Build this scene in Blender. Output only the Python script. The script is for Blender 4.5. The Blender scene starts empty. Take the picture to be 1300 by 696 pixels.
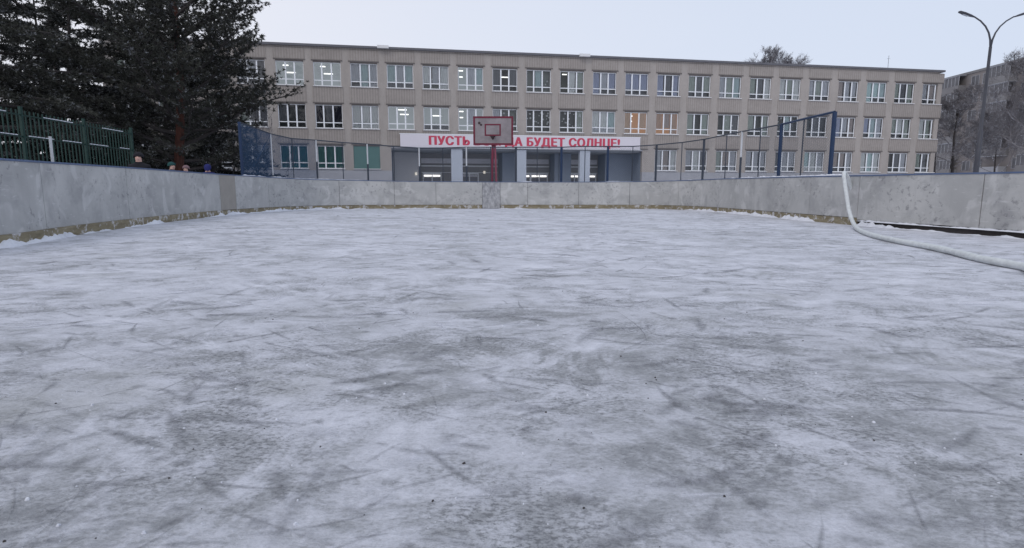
import bpy, bmesh, math, random
from mathutils import Vector, Matrix, noise
R = math.radians
rnd = random.Random(7)
scene = bpy.context.scene
col = scene.collection

# ------------------------------------------------------------------ camera maths
F, PITCH, CAMH = 720.0, R(8.3), 0.75
def ray(px, py):
    u = (348 - py) / F; x = (px - 650) / F
    return Vector((x, u * math.sin(PITCH) + math.cos(PITCH), u * math.cos(PITCH) - math.sin(PITCH)))
def at(px, py, Y):
    v = ray(px, py); return v / v.y * Y + Vector((0, 0, CAMH))
def on_ground(px, py, z=0.0):
    v = ray(px, py); return v * ((z - CAMH) / v.z) + Vector((0, 0, CAMH))

# ------------------------------------------------------------------ materials
def mat(name, base=(.5, .5, .5), rough=.8, metal=0.0, var=0.12, scale=6.0, bump=0.0, bscale=40, spec=.3, emit=None, estr=0):
    m = bpy.data.materials.new(name); m.use_nodes = True
    nt = m.node_tree; b = nt.nodes['Principled BSDF']
    b.inputs['Roughness'].default_value = rough; b.inputs['Metallic'].default_value = metal
    b.inputs['Specular IOR Level'].default_value = spec
    tc = nt.nodes.new('ShaderNodeTexCoord')
    n = nt.nodes.new('ShaderNodeTexNoise'); n.inputs['Scale'].default_value = scale; n.inputs['Detail'].default_value = 6
    nt.links.new(tc.outputs['Object'], n.inputs['Vector'])
    mx = nt.nodes.new('ShaderNodeMix'); mx.data_type = 'RGBA'
    mx.inputs['A'].default_value = tuple(c * (1 - var) for c in base) + (1,)
    mx.inputs['B'].default_value = tuple(min(1, c * (1 + var)) for c in base) + (1,)
    nt.links.new(n.outputs['Fac'], mx.inputs['Factor']); nt.links.new(mx.outputs['Result'], b.inputs['Base Color'])
    if bump:
        n2 = nt.nodes.new('ShaderNodeTexNoise'); n2.inputs['Scale'].default_value = bscale; n2.inputs['Detail'].default_value = 5
        nt.links.new(tc.outputs['Object'], n2.inputs['Vector'])
        bp = nt.nodes.new('ShaderNodeBump'); bp.inputs['Strength'].default_value = bump; bp.inputs['Distance'].default_value = .02
        nt.links.new(n2.outputs['Fac'], bp.inputs['Height']); nt.links.new(bp.outputs['Normal'], b.inputs['Normal'])
    if emit:
        b.inputs['Emission Color'].default_value = emit + (1,); b.inputs['Emission Strength'].default_value = estr
    return m

class NT:                                               # small node-graph helper
    def __init__(s, m): s.t = m.node_tree; s.b = s.t.nodes['Principled BSDF']; s.tc = s.t.nodes.new('ShaderNodeTexCoord')
    def link(s, a, b): s.t.links.new(a, b)
    def mapping(s, loc=(0, 0, 0), rot=(0, 0, 0), sc=(1, 1, 1), src=None):
        n = s.t.nodes.new('ShaderNodeMapping'); n.inputs['Location'].default_value = loc
        n.inputs['Rotation'].default_value = rot; n.inputs['Scale'].default_value = sc
        s.link(src or s.tc.outputs['Object'], n.inputs['Vector']); return n.outputs['Vector']
    def noise(s, vec, scale=1, detail=4, rough=.5, dist=0):
        n = s.t.nodes.new('ShaderNodeTexNoise'); n.inputs['Scale'].default_value = scale; n.inputs['Detail'].default_value = detail
        n.inputs['Roughness'].default_value = rough; n.inputs['Distortion'].default_value = dist
        s.link(vec, n.inputs['Vector']); return n.outputs['Fac']
    def voro(s, vec, scale, feature='F1'):
        n = s.t.nodes.new('ShaderNodeTexVoronoi'); n.inputs['Scale'].default_value = scale; n.feature = feature
        s.link(vec, n.inputs['Vector']); return n.outputs['Distance']
    def ramp(s, fac, stops):
        n = s.t.nodes.new('ShaderNodeValToRGB'); e = n.color_ramp.elements
        while len(e) < len(stops): e.new(.5)
        for el, (p, c) in zip(e, stops):
            el.position = p; el.color = (c, c, c, 1) if isinstance(c, (int, float)) else tuple(c) + (1,)
        s.link(fac, n.inputs['Fac']); return n.outputs['Color']
    def math(s, op, a, b=0.0, clamp=False):
        n = s.t.nodes.new('ShaderNodeMath'); n.operation = op; n.use_clamp = clamp
        for i, v in enumerate((a, b)):
            if isinstance(v, (int, float)): n.inputs[i].default_value = v
            else: s.link(v, n.inputs[i])
        return n.outputs[0]
    def mix(s, fac, a, b, mode='MIX'):
        n = s.t.nodes.new('ShaderNodeMix'); n.data_type = 'RGBA'; n.blend_type = mode
        for k, v in (('Factor', fac), ('A', a), ('B', b)):
            if isinstance(v, (int, float)): n.inputs[k].default_value = v if k == 'Factor' else (v, v, v, 1)
            elif isinstance(v, tuple): n.inputs[k].default_value = v + (1,)
            else: s.link(v, n.inputs[k])
        return n.outputs['Result']
    def bump(s, h, strength=.3, dist=.02, prev=None):
        n = s.t.nodes.new('ShaderNodeBump'); n.inputs['Strength'].default_value = strength; n.inputs['Distance'].default_value = dist
        s.link(h, n.inputs['Height'])
        if prev: s.link(prev, n.inputs['Normal'])
        return n.outputs['Normal']
def newmat(name, rough=.8, spec=.3):
    m = bpy.data.materials.new(name); m.use_nodes = True; g = NT(m)
    g.b.inputs['Roughness'].default_value = rough; g.b.inputs['Specular IOR Level'].default_value = spec
    return m, g

M = {}
# --- rink ice: scuffed ice under a thin worn skin of snow
m, g = newmat('rink_ice', .6, .25)
o = g.tc.outputs['Object']
def warp(scale, amt, loc=(0, 0, 0)):
    n = g.t.nodes.new('ShaderNodeTexNoise'); n.inputs['Scale'].default_value = scale; n.inputs['Detail'].default_value = 4
    g.link(g.mapping(loc=loc), n.inputs['Vector'])
    q = g.t.nodes.new('ShaderNodeVectorMath'); q.operation = 'MULTIPLY_ADD'
    g.link(n.outputs['Color'], q.inputs[0]); q.inputs[1].default_value = (amt, amt, 0); g.link(o, q.inputs[2]); return q.outputs[0]
W = warp(2.2, .22); W2 = warp(1.1, .35, (5, 5, 0))
def strokes(scale, stretch, nscale, loc, lo, hi, curve=0.0, reach=.62):
    """scuff marks: every cell of the ice gets its own direction of broken strokes, fading out at the cell's rim"""
    src = g.mapping(loc=loc, src=W2)
    vo = g.t.nodes.new('ShaderNodeTexVoronoi'); vo.inputs['Scale'].default_value = scale; g.link(src, vo.inputs['Vector'])
    sb = g.t.nodes.new('ShaderNodeVectorMath'); sb.operation = 'SUBTRACT'; g.link(src, sb.inputs[0]); g.link(vo.outputs['Position'], sb.inputs[1])
    sp = g.t.nodes.new('ShaderNodeSeparateColor'); g.link(vo.outputs['Color'], sp.inputs[0])
    ro = g.t.nodes.new('ShaderNodeVectorRotate'); ro.rotation_type = 'Z_AXIS'; g.link(sb.outputs[0], ro.inputs['Vector']); g.link(g.math('MULTIPLY', sp.outputs[0], 6.28), ro.inputs['Angle'])
    ad = g.t.nodes.new('ShaderNodeVectorMath'); ad.operation = 'ADD'; g.link(ro.outputs[0], ad.inputs[0]); g.link(vo.outputs['Color'], ad.inputs[1])
    nz = g.noise(g.mapping(sc=(1, stretch, 1), src=ad.outputs[0]), nscale, 6, .6)
    mk = g.ramp(g.math('MULTIPLY', vo.outputs['Distance'], 1.0), [(.12, 1.0), (reach, 0.0)])
    return g.math('MULTIPLY', g.ramp(nz, [(lo, 0.0), (hi, 1.0)]), mk), sp.outputs[1]
big = g.noise(g.mapping(loc=(3, 1, 0), src=W), .33, 4, .55)
m1 = g.noise(g.mapping(loc=(1.3, 7, 0), rot=(0, 0, R(22)), sc=(1, 1.35, 1), src=W), 1.7, 8, .62)
m2 = g.noise(g.mapping(loc=(8, 3, 0), src=W), 5.6, 6, .66)
s1, r1 = strokes(.75, 4.5, 1.7, (0, 0, 0), .46, .64)
s2, r2 = strokes(1.3, 6, 2.4, (7, 3, 0), .48, .64)
s3, r3 = strokes(.55, 5, 1.5, (2, 9, 0), .48, .66)
s4, r4 = strokes(1.9, 7, 3.2, (12, 4, 0), .50, .64)
m3 = g.noise(g.mapping(loc=(2, 13, 0), rot=(0, 0, R(-30)), sc=(1, 1.6, 1), src=W), 9, 6, .68)
v = g.math('ADD', g.math('MULTIPLY', big, .12), g.math('ADD', g.math('MULTIPLY', m1, .34), g.math('ADD', g.math('MULTIPLY', m2, .30), g.math('MULTIPLY', m3, .19))))
v = g.math('SUBTRACT', v, g.math('MULTIPLY', s1, .085))
v = g.math('SUBTRACT', v, g.math('MULTIPLY', s2, .085))
v = g.math('ADD', v, g.math('MULTIPLY', s3, .09))
v = g.math('ADD', v, g.math('MULTIPLY', s4, .075))
# the corner by the camera has been skated harder than the middle of the rink
pos = g.t.nodes.new('ShaderNodeSeparateXYZ'); g.link(W2, pos.inputs[0])
dy = g.t.nodes.new('ShaderNodeMapRange'); g.link(pos.outputs[1], dy.inputs['Value']); dy.inputs['From Min'].default_value = 1.2; dy.inputs['From Max'].default_value = 4.5; dy.inputs['To Min'].default_value = -.008; dy.inputs['To Max'].default_value = .056
v = g.math('ADD', v, dy.outputs['Result'])
fine = g.noise(g.mapping(rot=(0, 0, R(15)), sc=(1, 1.5, 1)), 46, 5, .8)
grain = g.noise(g.mapping(), 95, 3, .7)
v = g.math('ADD', v, g.math('MULTIPLY', g.math('SUBTRACT', fine, .5), .17))
snow = g.ramp(v, [(.395, 0.0), (.45, .34), (.495, .60), (.55, .82), (.63, 1.0)])
bare = g.math('SUBTRACT', 1.0, snow)
pit = g.ramp(fine, [(.43, 1.0), (.52, 0.0)])
pits = g.math('MULTIPLY', g.math('MULTIPLY', pit, g.ramp(bare, [(.15, 0.0), (.55, 1.0)])), g.ramp(g.noise(o, 1.4, 5), [(.42, .2), (.58, 1.0)]))
base = g.ramp(snow, [(0, (.30, .31, .33)), (.3, (.42, .432, .46)), (.6, (.54, .553, .60)), (.88, (.635, .648, .71)), (1, (.715, .728, .79))])
base = g.mix(g.math('MULTIPLY', pits, .72), base, (.13, .135, .145))
base = g.mix(g.ramp(g.noise(g.mapping(loc=(20, 5, 0)), .9, 6, .6), [(.58, 0.0), (.72, .35)]), base, (.34, .345, .32))
base = g.mix(g.ramp(grain, [(.33, .22), (.55, 0.0)]), base, (.25, .26, .29))
g.link(base, g.b.inputs['Base Color'])
g.link(g.ramp(snow, [(0, .42), (.6, .7), (1, .9)]), g.b.inputs['Roughness'])
h = g.math('ADD', g.math('MULTIPLY', snow, .7), g.math('MULTIPLY', fine, .5))
h = g.math('ADD', h, g.math('MULTIPLY', grain, .12))
g.link(g.bump(h, .6, .018), g.b.inputs['Normal'])
M['ice'] = m

# skate scuffs lying on the ice: a ragged skin that fades out at the mark's rim
def scuff_mat(name, c0, c1, amount):
    m, g = newmat(name, .7, .15)
    at_ = g.t.nodes.new('ShaderNodeAttribute'); at_.attribute_name = 'rim'
    n = g.noise(g.mapping(), 38, 5, .75)
    g.link(g.ramp(g.noise(g.mapping(), 60, 3, .7), [(.35, c0), (.6, c1)]), g.b.inputs['Base Color'])
    al = g.ramp(g.math('MULTIPLY', at_.outputs['Fac'], n), [(.12, 0.0), (.62, amount)])
    g.link(al, g.b.inputs['Alpha']); return m
M['scuff_dark'] = scuff_mat('bare_ice_scuff', (.15, .155, .17), (.34, .35, .375), .6)
M['scuff_light'] = scuff_mat('snow_scuff', (.62, .635, .69), (.72, .735, .80), .5)
# --- trodden snow
m, g = newmat('snow', .9, .1)
n1 = g.noise(g.tc.outputs['Object'], 1.2, 8, .6)
g.link(g.ramp(n1, [(.3, (.58, .60, .66)), (.7, (.78, .80, .86))]), g.b.inputs['Base Color'])
g.link(g.bump(g.noise(g.tc.outputs['Object'], 18, 6, .6), .6, .03), g.b.inputs['Normal'])
M['snow'] = m

# --- painted boards
m, g = newmat('board_paint', .6, .25)
o = g.tc.outputs['Object']
c = g.ramp(g.noise(g.mapping(sc=(1, 1, 1.2)), .9, 5, .55, .4), [(.32, (.375, .377, .377)), (.5, (.44, .442, .44)), (.68, (.505, .505, .50))])
rep = g.ramp(g.noise(g.mapping(loc=(5, 2, 1)), 1.6, 6, .6, .5), [(.50, 0.0), (.68, .75)])        # repainted patches, darker
c = g.mix(rep, c, (.30, .302, .31))
rep2 = g.ramp(g.noise(g.mapping(loc=(15, 9, 4)), 1.7, 3, .5, .8), [(.56, 0.0), (.64, .5)])
c = g.mix(rep2, c, (.60, .60, .60))
band = g.ramp(g.noise(g.mapping(loc=(31, 2, 0)), 9, 5, .7, .3), [(.555, 0.0), (.63, .65)])       # puck scuffs
bm = g.ramp(g.noise(g.mapping(loc=(1, 12, 0)), .8, 2), [(.46, 0.0), (.55, 1.0)])
c = g.mix(g.math('MULTIPLY', band, bm), c, (.19, .19, .20))
run = g.noise(g.mapping(sc=(9, 9, .5)), 1.4, 5, .6)                                             # vertical runs
c = g.mix(g.ramp(run, [(.54, 0.0), (.75, .4)]), c, (.36, .36, .36))
c = g.mix(g.ramp(g.noise(g.mapping(loc=(7, 7, 7), rot=(0, R(12), 0), sc=(1, 1, 6)), 3.5, 5, .7), [(.60, 0.0), (.68, .5)]), c, (.62, .62, .63))
rust = g.ramp(g.noise(g.mapping(loc=(3, 30, 2), sc=(1, 1, .6)), 5, 6, .7), [(.66, 0.0), (.74, .5)])
c = g.mix(rust, c, (.34, .30, .27))
g.link(c, g.b.inputs['Base Color'])
g.link(g.bump(g.noise(o, 3, 5, .6), .25, .03), g.b.inputs['Normal'])
M['board'] = m
m, g = newmat('patched_board', .7, .2)
c = g.ramp(g.noise(g.mapping(sc=(1, 1, .6)), 9, 6, .75), [(.35, (.22, .22, .235)), (.5, (.33, .335, .35)), (.66, (.50, .50, .52))])
g.link(c, g.b.inputs['Base Color']); M['board_patched'] = m
M['board_brown'] = mat('brown_gate', (.32, .30, .275), .8, var=.2, scale=3)
m, g = newmat('kick_wood', .8, .2)
c = g.ramp(g.noise(g.mapping(sc=(1, 1, 5)), 2.2, 8, .65), [(.3, (.16, .135, .09)), (.55, (.26, .225, .15)), (.8, (.36, .33, .25))])
c = g.mix(g.ramp(g.noise(g.tc.outputs['Object'], 5, 6, .7), [(.53, 0.0), (.60, .85)]), c, (.58, .58, .60))
g.link(c, g.b.inputs['Base Color']); M['kick'] = m
M['dark_gap'] = mat('dark_wood_gap_shade', (.05, .045, .045), .9, var=.4, scale=9)  # near-black: shade of the board gaps put into the colour; also colours grit
M['blue_cap'] = mat('blue_cap', (.10, .14, .24), .5, var=.25, scale=9)

# --- school cladding
m, g = newmat('cladding', .85, .15)
ribs = g.math('SINE', g.math('MULTIPLY', g.t.nodes.new('ShaderNodeSeparateXYZ').outputs[0], 2 * math.pi / .21))
sep = [n for n in g.t.nodes if n.type == 'SEPXYZ'][0]; g.link(g.tc.outputs['Object'], sep.inputs[0])
c = g.ramp(g.noise(g.mapping(sc=(.6, 1, 1)), .8, 6, .6), [(.3, (.315, .285, .264)), (.7, (.382, .346, .322))])
c = g.mix(g.ramp(ribs, [(.0, .30), (.35, 0.0)]), c, (.18, .163, .154))
c = g.mix(g.ramp(g.noise(g.mapping(sc=(2.8, 1, 1.5)), 2.0, 2, .9), [(.3, .35), (.5, 0.0)]), c, (.19, .17, .16))
c = g.mix(g.ramp(g.noise(g.mapping(sc=(2.5, 1, .35)), 1.0, 5, .7), [(.52, 0.0), (.75, .4)]), c, (.335, .31, .295))
g.link(c, g.b.inputs['Base Color']); M['clad'] = m
m, g = newmat('pier', .85, .15)
c = g.ramp(g.noise(g.mapping(sc=(1.2, 1, .5)), 1.2, 6, .65), [(.3, (.34, .31, .288)), (.7, (.41, .376, .352))])
c = g.mix(g.ramp(g.noise(g.mapping(sc=(6, 1, 3)), 2.0, 2, .9), [(.35, .25), (.5, 0.0)]), c, (.22, .2, .19))
g.link(c, g.b.inputs['Base Color']); M['pier'] = m
M['ledge'] = mat('ledge', (.16, .145, .138), .9, var=.25, scale=2)
M['parapet'] = mat('parapet', (.13, .13, .145), .6, var=.2, scale=2)
M['plinth'] = mat('plinth', (.36, .365, .395), .85, var=.12, scale=1.5)
M['white_frame'] = mat('white_plastic', (.80, .82, .85), .4, var=.05)
M['sill'] = mat('sill_metal', (.70, .70, .71), .5, var=.1)
M['pillar'] = mat('pillar_paint', (.45, .49, .56), .7, var=.06, scale=2)
M['blue_wall'] = mat('blue_grey_wall', (.23, .27, .34), .8, var=.1, scale=1)
M['portal_wall'] = mat('portal_wall', (.30, .295, .30), .85, var=.15, scale=1)
M['portal_light'] = mat('portal_light_wall', (.55, .55, .57), .85, var=.1, scale=1)
M['portal_ceil'] = mat('portal_ceiling', (.30, .32, .35), .85, var=.1, scale=1)
M['roof'] = mat('roof_snow', (.6, .62, .66), .9)
M['lamp_on'] = mat('lit_tube', (.9, .9, .9), emit=(1, .98, .95), estr=1.6)
M['lobby_light'] = mat('lit_lobby', (.6, .6, .55), emit=(1, .93, .8), estr=.55)
M['paper'] = mat('white_paper', (.8, .8, .82), .9, emit=None)
def flat(n, c, **k): M[n] = mat(n, c, var=.12, scale=2.5, **k)
flat('cur_grey', (0.683, 0.683, 0.734)); flat('cur_pale', (0.880, 0.880, 0.880)); flat('cur_teal', (0.615, 0.734, 0.752)); flat('cur_dark', (0.256, 0.256, 0.282))
flat('cur_lav', (.52, .55, .72)); flat('cur_orange', (0.700, 0.504, 0.406)); flat('cur_peach', (0.784, 0.588, 0.462)); flat('cur_green', (.09, .27, .245)); flat('cur_board', (.10, .19, .18))
flat('cur_moss', (0.529, 0.572, 0.529)); flat('cur_navy', (.035, .035, .06)); flat('cur_aqua', (0.717, 0.880, 0.880)); flat('cur_brown', (0.564, 0.478, 0.461))
flat('room_dim', (.30, .31, .30)); flat('room_black', (.15, .155, .16))
M['room_lit'] = mat('room_lit', (.34, .37, .385), emit=(.80, .85, .92), estr=.17)
M['room_warm'] = mat('room_warm', (.5, .36, .26), emit=(1, .62, .4), estr=.16)
# glass
m = bpy.data.materials.new('window_glass'); m.use_nodes = True; nt = m.node_tree; nt.nodes.remove(nt.nodes['Principled BSDF'])
tr = nt.nodes.new('ShaderNodeBsdfTransparent'); tr.inputs[0].default_value = (.88, .91, .91, 1)
gl = nt.nodes.new('ShaderNodeBsdfGlossy'); gl.inputs['Roughness'].default_value = .03
fr = nt.nodes.new('ShaderNodeFresnel'); fr.inputs[0].default_value = 1.6
mx = nt.nodes.new('ShaderNodeMixShader'); nt.links.new(fr.outputs[0], mx.inputs[0]); nt.links.new(tr.outputs[0], mx.inputs[1]); nt.links.new(gl.outputs[0], mx.inputs[2])
nt.links.new(mx.outputs[0], nt.nodes['Material Output'].inputs[0]); M['glass'] = m

M['banner'] = mat('banner_cloth', (.66, .63, .68), .7, var=.04)
M['red_letter'] = mat('red_letter', (.55, .07, .12), .7, var=.05)
M['post_dark'] = mat('dark_post', (.045, .055, .075), .6, var=.3, scale=12)
M['post_blue'] = mat('blue_post', (.015, .035, .085), .5, var=.3, scale=12)
M['post_white'] = mat('white_post', (.55, .57, .60), .5, var=.15, scale=12)
M['wire'] = mat('wire', (.07, .09, .12), .5, metal=.0)
M['wire_blue'] = mat('blue_wire', (.02, .06, .13), .5)
M['green_paint'] = mat('green_paint', (.008, .034, .028), .5, var=.3, scale=8)
M['red_frame'] = mat('red_frame', (.15, .018, .04), .5, var=.2, scale=9)
M['red_pole'] = mat('red_pole', (.22, .02, .05), .45, var=.2, scale=9)
M['pink_pole'] = mat('faded_pole', (.36, .09, .13), .5, var=.2, scale=9)
m, g = newmat('backboard_face', .6, .25)
c = g.ramp(g.noise(g.tc.outputs['Object'], 2.2, 7, .65), [(.3, (.21, .19, .20)), (.7, (.33, .295, .31))]); g.link(c, g.b.inputs['Base Color']); M['bb'] = m
M['iron'] = mat('dark_iron', (.05, .03, .035), .5, var=.2)
M['pole_iron'] = mat('lamp_pole', (.06, .062, .075), .5, var=.25, scale=6)
M['lamp_lens'] = mat('lamp_lens', (.35, .37, .4), .2)
M['hose'] = mat('hose_cloth', (.60, .63, .64), .7, var=.25, scale=14, bump=.3, bscale=60)
M['skin'] = mat('skin', (.60, .38, .32), .6, var=.08); M['black_cloth'] = mat('black_cloth', (.015, .015, .02), .9)
M['teal_cloth'] = mat('teal_cloth', (.02, .075, .075), .9); M['blue_cloth'] = mat('blue_cloth', (.02, .024, .13), .8)
M['grey_cloth'] = mat('grey_cloth', (.06, .06, .07), .9); M['pink_cloth'] = mat('pink_cloth', (.2, .13, .14), .9)
# bark, needles
m, g = newmat('pine_bark', .9, .1)
c = g.ramp(g.noise(g.mapping(sc=(4, 4, 1)), 3, 6, .7), [(.3, (.035, .02, .018)), (.7, (.115, .05, .038))]); g.link(c, g.b.inputs['Base Color']); M['bark_red'] = m
M['bark_dark'] = mat('dark_bark', (.045, .04, .04), .9, var=.4, scale=9)
def frosted(name, dark, light, snowc, thr):
    m, g = newmat(name, .85, .1)
    c = g.ramp(g.noise(g.tc.outputs['Object'], .9, 5, .7), [(.35, dark), (.65, light)])
    s = g.ramp(g.noise(g.mapping(loc=(4, 4, 4)), 3.3, 5, .75), [(thr, 0.0), (thr + .06, 1.0)])
    geo = g.t.nodes.new('ShaderNodeNewGeometry'); sp = g.t.nodes.new('ShaderNodeSeparateXYZ'); g.link(geo.outputs['Normal'], sp.inputs[0])
    s = g.math('MULTIPLY', s, g.ramp(g.math('ABSOLUTE', sp.outputs[2]), [(.35, 0.0), (.7, 1.0)]))
    g.link(g.mix(s, c, snowc), g.b.inputs['Base Color']); return m
M['needles'] = frosted('pine_needles', (.030, .032, .028), (.085, .086, .072), (.36, .37, .39), .54)
M['needles_frost'] = frosted('frosted_needles', (.026, .029, .027), (.072, .074, .066), (.36, .37, .39), .51)
M['twig_frost_haze'] = frosted('hazed_frosted_twigs', (.13, .125, .14), (.24, .235, .25), (.55, .56, .60), .50)  # far treetops: paler than the nearer twigs, distance haze put into the colour
M['twig'] = frosted('frosted_twigs', (.12, .112, .12), (.21, .20, .21), (.5, .51, .55), .50)
M['apt'] = mat('apartment_panel', (.235, .215, .21), .85, var=.12, scale=.5)
M['apt_dark'] = mat('apartment_glass', (.11, .11, .12), .35, var=.5, scale=.8)
M['apt_white'] = mat('apartment_white', (.34, .345, .37), .7, var=.3, scale=.6)
M['apt_parapet'] = mat('balcony_front', (.20, .195, .20), .8, var=.3, scale=.5)

# ------------------------------------------------------------------ mesh builder
class MB:
    def __init__(s): s.v = []; s.f = []; s.mi = []; s.mats = []
    def mid(s, m):
        if m not in s.mats: s.mats.append(m)
        return s.mats.index(m)
    def box(s, a, b, m=0):
        (x0, y0, z0), (x1, y1, z1) = a, b; n = len(s.v)
        s.v += [(x0, y0, z0), (x1, y0, z0), (x1, y1, z0), (x0, y1, z0), (x0, y0, z1), (x1, y0, z1), (x1, y1, z1), (x0, y1, z1)]
        for f in ((0, 3, 2, 1), (4, 5, 6, 7), (0, 1, 5, 4), (1, 2, 6, 5), (2, 3, 7, 6), (3, 0, 4, 7)):
            s.f.append(tuple(n + i for i in f)); s.mi.append(m)
        return s
    def quad(s, a, b, c, d, m=0):
        n = len(s.v); s.v += [tuple(a), tuple(b), tuple(c), tuple(d)]; s.f.append((n, n + 1, n + 2, n + 3)); s.mi.append(m)
    def tri(s, a, b, c, m=0):
        n = len(s.v); s.v += [tuple(a), tuple(b), tuple(c)]; s.f.append((n, n + 1, n + 2)); s.mi.append(m)
    def tube(s, pts, rad, seg=8, m=0, cap=True):
        pts = [Vector(p) for p in pts]; n0 = len(s.v); k = len(pts)
        if isinstance(rad, (int, float)): rad = [rad] * k
        for i, p in enumerate(pts):
            d = (pts[min(i + 1, k - 1)] - pts[max(i - 1, 0)]).normalized()
            a = d.orthogonal().normalized() if abs(d.z) < .95 else Vector((1, 0, 0))
            if i: a = (pa - d * pa.dot(d)).normalized()
            pa = a; b = d.cross(a)
            for j in range(seg):
                t = 2 * math.pi * j / seg; q = p + (a * math.cos(t) + b * math.sin(t)) * rad[i]; s.v.append(tuple(q))
        for i in range(k - 1):
            for j in range(seg):
                a = n0 + i * seg + j; b = n0 + i * seg + (j + 1) % seg
                s.f.append((a, b, b + seg, a + seg)); s.mi.append(m)
        if cap:
            s.f.append(tuple(n0 + j for j in reversed(range(seg)))); s.mi.append(m)
            s.f.append(tuple(n0 + (k - 1) * seg + j for j in range(seg))); s.mi.append(m)
        return s
    def build(s, name, mats, parent=None, loc=None, smooth=False):
        me = bpy.data.meshes.new(name); me.from_pydata(s.v, [], s.f)
        if not isinstance(mats, (list, tuple)): mats = [mats]
        for m in mats: me.materials.append(m)
        if len(mats) > 1: me.polygons.foreach_set('material_index', s.mi)
        if smooth: me.polygons.foreach_set('use_smooth', [True] * len(me.polygons))
        me.update(); ob = bpy.data.objects.new(name, me); col.objects.link(ob)
        if parent: ob.parent = parent
        if loc: ob.location = loc
        return ob
def tag(o, label=None, cat=None, group=None, kind=None):
    if label: o['label'] = label
    if cat: o['category'] = cat
    if group: o['group'] = group
    if kind: o['kind'] = kind
    return o
def empty(name, loc=(0, 0, 0), rz=0, **k):
    o = bpy.data.objects.new(name, None); col.objects.link(o); o.location = loc; o.rotation_euler = (0, 0, rz)
    return tag(o, **k)
def copy_tree(o, parent=None):
    c = o.copy(); col.objects.link(c); c.parent = parent
    for ch in o.children: copy_tree(ch, c)
    return c
def place_mesh(me, name, parent, loc=(0, 0, 0), mats=None):
    ob = bpy.data.objects.new(name, me); col.objects.link(ob); ob.parent = parent; ob.location = loc; return ob

# ------------------------------------------------------------------ rink outline
ctrl = [(-6.9, -4.5, 1.19), (-6.55, -1, 1.19), (-6.45, 2, 1.19), (-6.6, 5, 1.19), (-6.84, 7.55, 1.19), (-7.57, 9.91, 1.23), (-8.35, 13.3, 1.27), (-8.85, 16.5, 1.28), (-9.0, 18.9, 1.28),
        (-8.85, 21.2, 1.27), (-8.25, 23.0, 1.24), (-7.1, 24.1, 1.23), (-5.16, 24.75, 1.20), (-1.72, 24.92, 1.17), (1.72, 24.92, 1.16), (4.9, 24.8, 1.17), (6.5, 24.1, 1.19),
        (7.25, 22.6, 1.2), (7.5, 20.6, 1.2), (7.57, 17.66, 1.17), (7.57, 14.39, 1.13), (7.66, 12.41, 1.1), (7.9, 10.7, 1.085), (8.12, 8.93, 1.06), (8.3, 6.5, 1.06), (8.4, 3, 1.08), (8.3, -1, 1.1), (8.1, -4.5, 1.1)]
line = []
for i in range(len(ctrl) - 1):
    p0, p1, p2, p3 = (Vector(ctrl[max(0, min(len(ctrl) - 1, i + k))]) for k in (-1, 0, 1, 2))
    n = max(2, int((p2 - p1).length / .25))
    for j in range(n):
        t = j / n
        line.append(.5 * ((2 * p1) + (p2 - p0) * t + (2 * p0 - 5 * p1 + 4 * p2 - p3) * t * t + (3 * p1 - p0 - 3 * p2 + p3) * t ** 3))
line.append(Vector(ctrl[-1]))
arc = [0.0]
for a, b in zip(line, line[1:]): arc.append(arc[-1] + (b.xy - a.xy).length)
def P(s, off=0.0):                                      # point on the boards at arclength s; off > 0 is outwards
    s = max(0, min(arc[-1] - 1e-4, s))
    lo, hi = 0, len(arc) - 1
    while hi - lo > 1:
        mm = (lo + hi) // 2
        if arc[mm] <= s: lo = mm
        else: hi = mm
    t = (s - arc[lo]) / (arc[hi] - arc[lo]); q = line[lo].lerp(line[hi], t)
    d = (line[hi].xy - line[lo].xy).normalized()
    return Vector((q.x - d.y * off, q.y + d.x * off, q.z))
def S(px, py=225):                                      # arclength where the boards stand in direction px
    v = ray(px, py); k = v.x / v.y; best = None
    for i in range(len(line) - 1):
        a, b = line[i], line[i + 1]
        if a.y < 3 or b.y < 3: continue
        fa, fb = a.x - k * a.y, b.x - k * b.y
        if fa * fb <= 0: best = arc[i] + (arc[i + 1] - arc[i]) * (fa / (fa - fb) if fa != fb else 0)
    return best

# ice and ground
bmv = [(p.x, p.y, 0) for p in (P(i * arc[-1] / 200, .03) for i in range(201))]
me = bpy.data.meshes.new('rink_ice'); me.from_pydata(bmv, [], [tuple(reversed(range(len(bmv))))]); me.materials.append(M['ice'])
ice = bpy.data.objects.new('rink_ice', me); col.objects.link(ice); ice['kind'] = 'structure'
if me.polygons[0].normal.z < 0: me.flip_normals()
gm = MB(); gm.quad((-500, -300, -.03), (500, -300, -.03), (500, 900, -.03), (-500, 900, -.03)); tag(gm.build('ground', M['snow']), kind='structure')

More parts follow.
